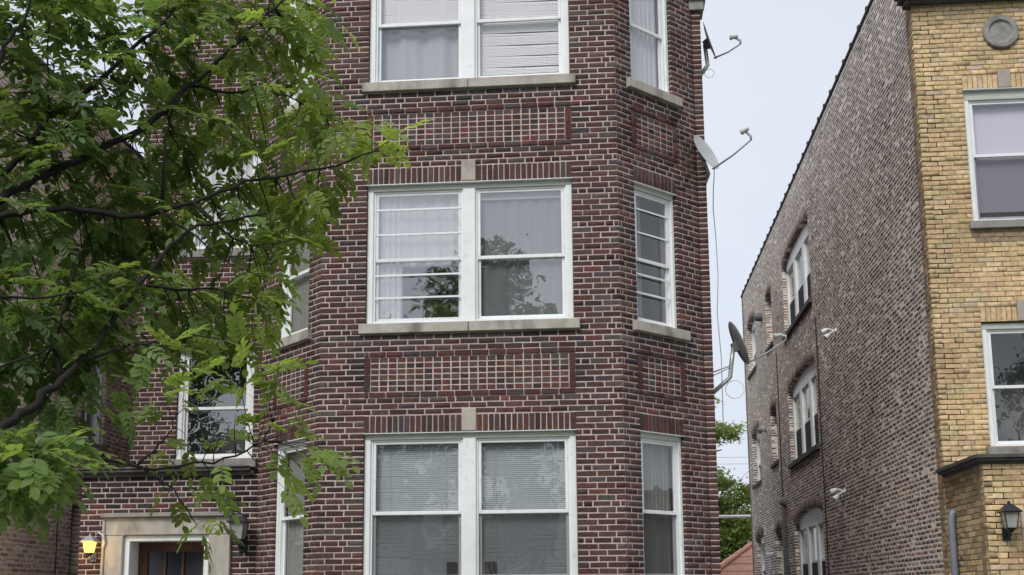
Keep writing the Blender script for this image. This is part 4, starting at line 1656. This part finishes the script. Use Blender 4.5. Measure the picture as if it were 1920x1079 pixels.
# street trees across the road, mirrored in the window panes
GREENS_S = [(.05, .09, .025), (.035, .07, .02), (.065, .11, .03), (.028, .05, .018)]
ST = [(-17.5, -16.5, 14.2, 'tall spreading street tree across the road from the tan building'),
      (-10.5, -17.5, 14.6, 'broad street tree across the road from the porch'),
      (-4.2, -16.5, 15.4, 'tallest street tree across the road from the bay'),
      (3.0, -17.5, 12.6, 'lower round street tree across the road from the gap'),
      (18.0, -16.2, 13.8, 'dense street tree across the road from the yellow porch'),
      (10.5, -16.8, 14.0, 'broad street tree across the road from the yellow building')]
for i, (x, y, h, lab) in enumerate(ST):
    t = tag(bpy.data.objects.new('street_tree', None), lab, 'tree', 'street trees across the road')
    t.location = (x, y, 0)
    col.objects.link(t)
    k = h/14
    trunk_mesh((x, y, 0), 6.5*k, .26, [(.7, 2, .5, 3), (.8, -2, .3, 3), (.85, .5, -1.2, 3.5), (.95, -.6, .8, 3)], t)
    bl = []
    for q in range(15):
        a_ = rnd.uniform(0, 6.28)
        rr = rnd.uniform(.6, 2.9)*k
        bl.append((x+rr*math.cos(a_), y+rr*.8*math.sin(a_), rnd.uniform(3.2, 12.3)*k, rnd.uniform(.9, 1.6), rnd.uniform(.9, 1.5), rnd.uniform(.7, 1.2)))
    bl.append((x, y, h-1.4, 1.1, 1.1, 1.2))
    crown('foliage', bl, 6500, .17, GREENS_S, t, flat=.2, aspect=.6, shell=.35, clump=(.35, .35, .25))

# ------------------------------------------------------------------ the foreground tree with compound leaves
TREE_X, TREE_Y = -4.75, 6.6
ft = thing('pinnate_leaf_tree', 'large green tree with oval compound leaves reaching across the red facade', 'tree', (TREE_X, TREE_Y, 0))
T0 = Vector((TREE_X, TREE_Y, 0))
tk = [T0, T0+Vector((.02, 0, 1)), T0+Vector((-.03, .02, 2)), T0+Vector((.03, 0, 3.0)), T0+Vector((.08, .05, 4.0)), T0+Vector((.15, .1, 5.2)), T0+Vector((.3, .2, 6.6)), T0+Vector((.5, .3, 8.0))]
b = MB()
b.tube(tk, [.24, .19, .175, .16, .13, .10, .07, .03], 14)
b.build('trunk', M_BARK, ft, True)


def px(path, y0, y1):
    n = len(path)
    return [at(u, v, y0+(y1-y0)*i/(n-1)) for i, (u, v) in enumerate(path)]


BRANCH = [  # (path in the picture, depth at both ends, radius, trunk height it leaves from)
    ([(-60, 370), (0, 330), (50, 290), (95, 215), (150, 185), (215, 125), (270, 75), (310, 40), (345, -10), (390, -70)], 6.7, 7.6, .030, 3.2),
    ([(-60, 405), (0, 375), (50, 345), (100, 320), (160, 295), (215, 268), (265, 240), (310, 205), (360, 160), (400, 125), (430, 95), (470, 55), (515, 15), (560, -30)], 6.6, 8.0, .034, 3.2),
    ([(-60, 415), (0, 405), (60, 397), (130, 392), (190, 400), (245, 410), (300, 397), (360, 380), (410, 360), (460, 342), (540, 330), (630, 308), (700, 285)], 6.5, 7.8, .028, 3.05),
    ([(-60, 860), (0, 810), (40, 780), (80, 740), (110, 715), (150, 680), (185, 640), (215, 592), (262, 535), (320, 462), (370, 425), (440, 412), (500, 400)], 5.85, 7.4, .034, 2.05),
    ([(-60, 822), (0, 832), (60, 845), (120, 855), (180, 860), (240, 872), (290, 882), (340, 872), (400, 865), (460, 848), (490, 828), (512, 795)], 5.9, 6.6, .017, 2.25),
    ([(265, 878), (300, 895), (322, 915), (345, 945), (370, 985)], 6.25, 6.3, .009, None),
    ([(258, 873), (290, 845), (318, 812), (330, 780)], 6.25, 6.4, .009, None),
    ([(-40, 240), (0, 102), (30, 58), (55, 20), (75, -40)], 6.4, 6.6, .022, 3.6),
    ([(90, 218), (91, 150), (90, 60), (92, -30)], 6.9, 6.8, .010, None),
    ([(304, 372), (308, 310), (308, 258), (325, 205), (345, 160), (365, 115), (380, 40)], 7.2, 7.5, .013, None),
    ([(110, 715), (100, 650), (118, 590), (130, 540), (150, 470)], 6.45, 6.6, .016, None),
    ([(150, 680), (200, 662), (235, 650), (290, 640), (360, 628), (430, 640)], 6.5, 6.9, .014, None),
    ([(100, 320), (110, 260), (140, 220), (150, 200)], 6.9, 7.1, .012, None),
    ([(360, 380), (420, 440), (470, 460), (540, 455), (590, 430)], 7.2, 7.6, .010, None),
    ([(262, 535), (330, 545), (400, 540), (470, 560), (520, 590)], 6.9, 7.3, .012, None),
    ([(360, 160), (430, 175), (500, 170), (560, 190), (640, 230)], 7.5, 7.9, .012, None),
    ([(-60, 560), (0, 555), (80, 560), (150, 545), (220, 520)], 6.0, 6.4, .016, 2.9),
    ([(-60, 700), (0, 690), (60, 665), (110, 650)], 5.8, 6.0, .014, 2.6),
    ([(300, 397), (350, 430), (400, 470), (440, 500), (500, 520)], 7.0, 7.2, .009, None),
]
node = []
for i, (path, y0, y1, r, th_) in enumerate(BRANCH):
    pts = px(path, y0, y1)
    if th_:
        k = min(range(len(tk)-1), key=lambda q: abs(tk[q].z-th_))
        tt = (th_-tk[k].z)/max(.1, tk[k+1].z-tk[k].z)
        st = tk[k].lerp(tk[k+1], max(0, min(1, tt)))
        pts = [st, st.lerp(pts[0], .5)+Vector((0, 0, .04))]+pts
    n = len(pts)
    # slight natural wobble
    pp = []
    for j in range(n-1):
        for q in range(3):
            p = pts[j].lerp(pts[j+1], q/3)
            pp.append(p+Vector((rnd.gauss(0, .006), rnd.gauss(0, .012), rnd.gauss(0, .006))))
    pp.append(pts[-1])
    b = MB()
    b.tube(pp, [r*(1-.78*j/(len(pp)-1)) for j in range(len(pp))], 8)
    b.build('branch', M_BARK, ft, True)
    node += [(p, r*(1-.78*j/(len(pp)-1))) for j, p in enumerate(pp)]

NP = np.array([tuple(p) for p, r in node])

# the crown's outline and thinner places, as seen from the street
POLY_A = [(-260, -120), (585, -120), (610, 10), (640, 45), (592, 95), (610, 150), (680, 215), (748, 250), (745, 285), (690, 310), (650, 345), (612, 400), (600, 450), (545, 478), (535, 560), (500, 610), (480, 650), (330, 690), (240, 655), (205, 700), (150, 760), (120, 800), (-260, 800)]
POLY_B = [(-260, 790), (110, 790), (165, 835), (150, 870), (100, 900), (70, 930), (-260, 920)]


def inside(pt, poly):
    x, y = pt
    r = False
    for i in range(len(poly)):
        (x1, y1), (x2, y2) = poly[i-1], poly[i]
        if (y1 > y) != (y2 > y) and x < (x2-x1)*(y-y1)/(y2-y1)+x1:
            r = not r
    return r


GAPS = [(60, 105, 30, 22), (100, 360, 30, 22), (30, 470, 26, 24), (300, 90, 22, 20), (470, 110, 26, 20), (180, 330, 24, 14), (520, 230, 20, 18), (60, 640, 30, 20), (220, 680, 30, 24), (330, 480, 22, 18), (480, 380, 20, 16), (150, 20, 22, 16), (20, 130, 18, 22), (110, 160, 20, 14), (270, 20, 20, 14), (400, 60, 16, 14), (395, 300, 60, 26), (232, 240, 26, 22), (255, 292, 20, 16), (118, 430, 50, 26), (345, 235, 22, 25), (400, 445, 50, 26), (425, 140, 24, 24), (140, 460, 40, 30), (560, 100, 26, 40), (45, 30, 26, 14), (80, 105, 16, 14), (180, 60, 18, 12), (215, 590, 26, 18), (560, 500, 30, 30), (30, 200, 14, 14), (240, 150, 14, 14)]


def thin_out(u, v):
    for gx, gy, rx, ry in GAPS:
        if ((u-gx)/rx)**2+((v-gy)/ry)**2 < 1:
            return True
    return False


LOOSE = [(330, 930), (365, 920), (350, 700), (245, 705), (560, 850), (612, 858), (375, 740), (440, 780), (480, 800), (395, 840), (300, 850), (215, 800), (190, 760), (265, 660), (320, 650), (500, 655), (455, 655), (530, 850), (575, 870), (402, 905), (330, 850), (500, 770), (560, 800), (592, 842), (625, 850), (545, 885), (530, 915), (395, 975), (382, 995),
         (485, 680), (520, 690), (350, 832), (420, 815), (470, 745), (285, 728), (312, 765), (430, 700), (395, 690), (360, 720), (455, 690), (300, 700), (345, 660), (410, 870), (250, 800), (230, 760), (515, 735), (540, 775)]


def leaf_variant(r):
    """one compound leaf: rachis along +x, 7 to 11 oval leaflets, in its own frame"""
    V, Q = [], []
    nl = r.choice((7, 9, 9, 11))
    L = .19*r.uniform(.85, 1.1)

    def leaflet(base, ang, ln, wd, tilt):
        dx, dy = math.cos(ang), math.sin(ang)
        nx, ny = -dy, dx
        k = len(V)
        prof = [(0, 0), (.16, .62), (.42, 1.), (.72, .86), (.92, .4), (1., 0)]
        for (t_, w_) in prof:
            droop = -.16*ln*t_*t_+tilt*ln*t_
            for s_ in (1, 0, -1):
                V.append((base[0]+dx*ln*t_+nx*wd*w_*s_, base[1]+dy*ln*t_+ny*wd*w_*s_, base[2]+droop+(wd*w_*.28 if s_ else 0)))
        for i in range(5):
            for c in (0, 1):
                a = k+i*3+c
                Q.append((a, a+1, a+4, a+3))
    rach = []
    for i in range(7):
        t_ = i/6
        rach.append((L*t_, 0, -.045*t_*t_))
    for i in range(6):
        k = len(V)
        for p in (rach[i], rach[i+1]):
            for (yy, zz) in ((.0016, 0), (-.0016, 0)):
                V.append((p[0], p[1]+yy, p[2]+zz))
        Q.append((k, k+1, k+3, k+2))
    m_ = (nl-1)//2
    for i in range(m_):
        for sgn in (1, -1):
            t_ = .22+.72*(i+(.25 if sgn > 0 else 0))/m_
            p = (L*t_, 0, -.045*t_*t_)
            ln = (.056+.012*math.sin(t_*3))*r.uniform(.85, 1.12)
            leaflet(p, sgn*(R(62)-R(14)*t_+r.uniform(-.15, .15)), ln, ln*.27, r.uniform(-.25, .18))
    leaflet(rach[-1], r.uniform(-.15, .15), .07*r.uniform(.9, 1.1), .02, -.25)
    return np.array(V), np.array(Q)


LV = [leaf_variant(rnd) for _ in range(8)]
leaves = []      # (matrix, variant, tone)


def add_leaf(p, dirv, sc):
    sc *= 1.12
    q = proj(p)
    if 405 < q[0] < 520 and q[1] > 915:                 # the twigs stop short of the lantern
        return
    d = Vector(dirv).normalized()
    d.z -= rnd.uniform(.05, .45)
    d.normalize()
    upv = Vector((rnd.gauss(0, .5), rnd.gauss(0, .5)-.15, 1))
    zv = (upv-d*upv.dot(d)).normalized()
    yv = zv.cross(d)
    Mx = Matrix((d, yv, zv)).transposed().to_4x4()
    Mx.translation = p
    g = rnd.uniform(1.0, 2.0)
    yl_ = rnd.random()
    tip = max(0, min(1, (p[0]+3.3)/1.6))            # light through the leaves put into their tone, yellower towards branch ends
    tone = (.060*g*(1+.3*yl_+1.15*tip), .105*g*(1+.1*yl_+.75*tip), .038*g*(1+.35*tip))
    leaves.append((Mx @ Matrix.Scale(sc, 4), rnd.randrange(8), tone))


tw = MB()
tw_parts = []


def cluster(u, v, Y, nl=6, sc=1.):
    tip = at(u, v, Y)
    tv = np.array(tuple(tip))
    i = int(np.argmin(((NP-tv)**2).sum(1)+np.maximum(0, NP[:, 0]-tv[0])*.4))
    root_p, rr = node[i]
    root_p = Vector(root_p)
    d = tip-root_p
    ln = d.length
    mid = root_p.lerp(tip, .5)+Vector((rnd.gauss(0, .03), rnd.gauss(0, .03), .06*ln+rnd.gauss(0, .02)))
    pts = []
    for k in range(6):
        t_ = k/5
        pts.append(root_p*(1-t_)**2+mid*(2*t_*(1-t_))+tip*t_*t_)
    r0 = min(rr*.7, .0035+.004*ln)
    b = MB()
    tw.tube(pts, [r0*(1-.7*k/5) for k in range(6)], 5, False)
    seg = (pts[-1]-pts[-3])
    for k in range(nl):
        t_ = 1-.62*k/nl*min(1, .45/max(.2, ln))
        p = root_p*(1-t_)**2+mid*(2*t_*(1-t_))+tip*t_*t_
        side = Vector((-seg.y, seg.x, 0)).normalized() if Vector((seg.x, seg.y, 0)).length > .01 else Vector((1, 0, 0))
        s_ = 1 if k % 2 else -1
        dv = seg.normalized()*(1.0 if k == 0 else .55)+side*s_*(0.15 if k == 0 else .8)+Vector((rnd.gauss(0, .25), rnd.gauss(0, .25), rnd.gauss(0, .2)))
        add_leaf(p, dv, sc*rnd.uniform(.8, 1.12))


spots = []
while len(spots) < 430:                       # evenly spread twig ends: best of a few candidates
    best = None
    for c in range(7):
        while True:
            u, v = rnd.uniform(-110, 750), rnd.uniform(-60, 800)
            if inside((u, v), POLY_A) and not (thin_out(u, v) and rnd.random() < .93):
                break
        dd = min([(u-a)**2+(v-b_)**2 for a, b_ in spots] or [9e9])
        if best is None or dd > best[0]:
            best = (dd, u, v)
    spots.append(best[1:])
for (u, v) in spots:
    yb = 6.6+1.3*max(0, min(1, u/600))+(0 if v < 500 else -.25)
    cluster(u, v, yb+rnd.uniform(-.2, .7), rnd.choice((3, 4, 5)))
for q in range(32):
    while True:
        u, v = rnd.uniform(-100, 205), rnd.uniform(790, 985)
        if inside((u, v), POLY_B):
            break
    cluster(u, v, rnd.uniform(5.0, 6.2), 4, 1.05)
for (u, v) in LOOSE:
    cluster(u+rnd.uniform(-5, 5), v+rnd.uniform(-5, 5), 6.3+rnd.uniform(-.2, .3), rnd.choice((1, 2, 2)) if v > 700 else 2, .9)
tw.build('twigs', M_BARK, ft)['kind'] = 'stuff'

# the 300 leaves that show largest are pieces of their own, the rest one mass of foliage
score = []
for (Mx, vi, tone) in leaves:
    a = proj(Mx @ Vector((0, 0, 0)))
    c = proj(Mx @ Vector((.19, 0, -.03)))
    e = proj(Mx @ Vector((.1, .06, 0)))
    ok = -30 < a[0] < 1950 and 0 < a[1] < 1079
    score.append(abs((c[0]-a[0])*(e[1]-a[1])-(c[1]-a[1])*(e[0]-a[0])) if ok else -1)
order = sorted(range(len(leaves)), key=lambda i: -score[i])
one = set(order[:300])
LM = []
for V, Q in LV:
    me = bpy.data.meshes.new('leaf')
    me.from_pydata([tuple(v) for v in V], [], [tuple(q) for q in Q])
    me.materials.append(M_LEAF[0])
    me.polygons.foreach_set('use_smooth', [True]*len(me.polygons))
    LM.append(me)
for i in order[:300]:
    Mx, vi, tone = leaves[i]
    o = bpy.data.objects.new('leaf', LM[vi])
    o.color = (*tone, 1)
    link(o, ft)
    o.matrix_basis = Mx
VV, QQ, TT, off = [], [], [], 0
for i, (Mx, vi, tone) in enumerate(leaves):
    if i in one:
        continue
    V, Q = LV[vi]
    A = np.array(Mx)
    VV.append(V @ A[:3, :3].T + A[:3, 3])
    QQ.append(Q+off)
    tt = np.ones((len(V), 4))
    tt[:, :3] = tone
    TT.append(tt)
    off += len(V)
o = mesh_np('foliage', np.concatenate(VV), np.concatenate(QQ), M_LEAF[1], ft, np.concatenate(TT))
o.data.polygons.foreach_set('use_smooth', [True]*len(o.data.polygons))
o['kind'] = 'stuff'
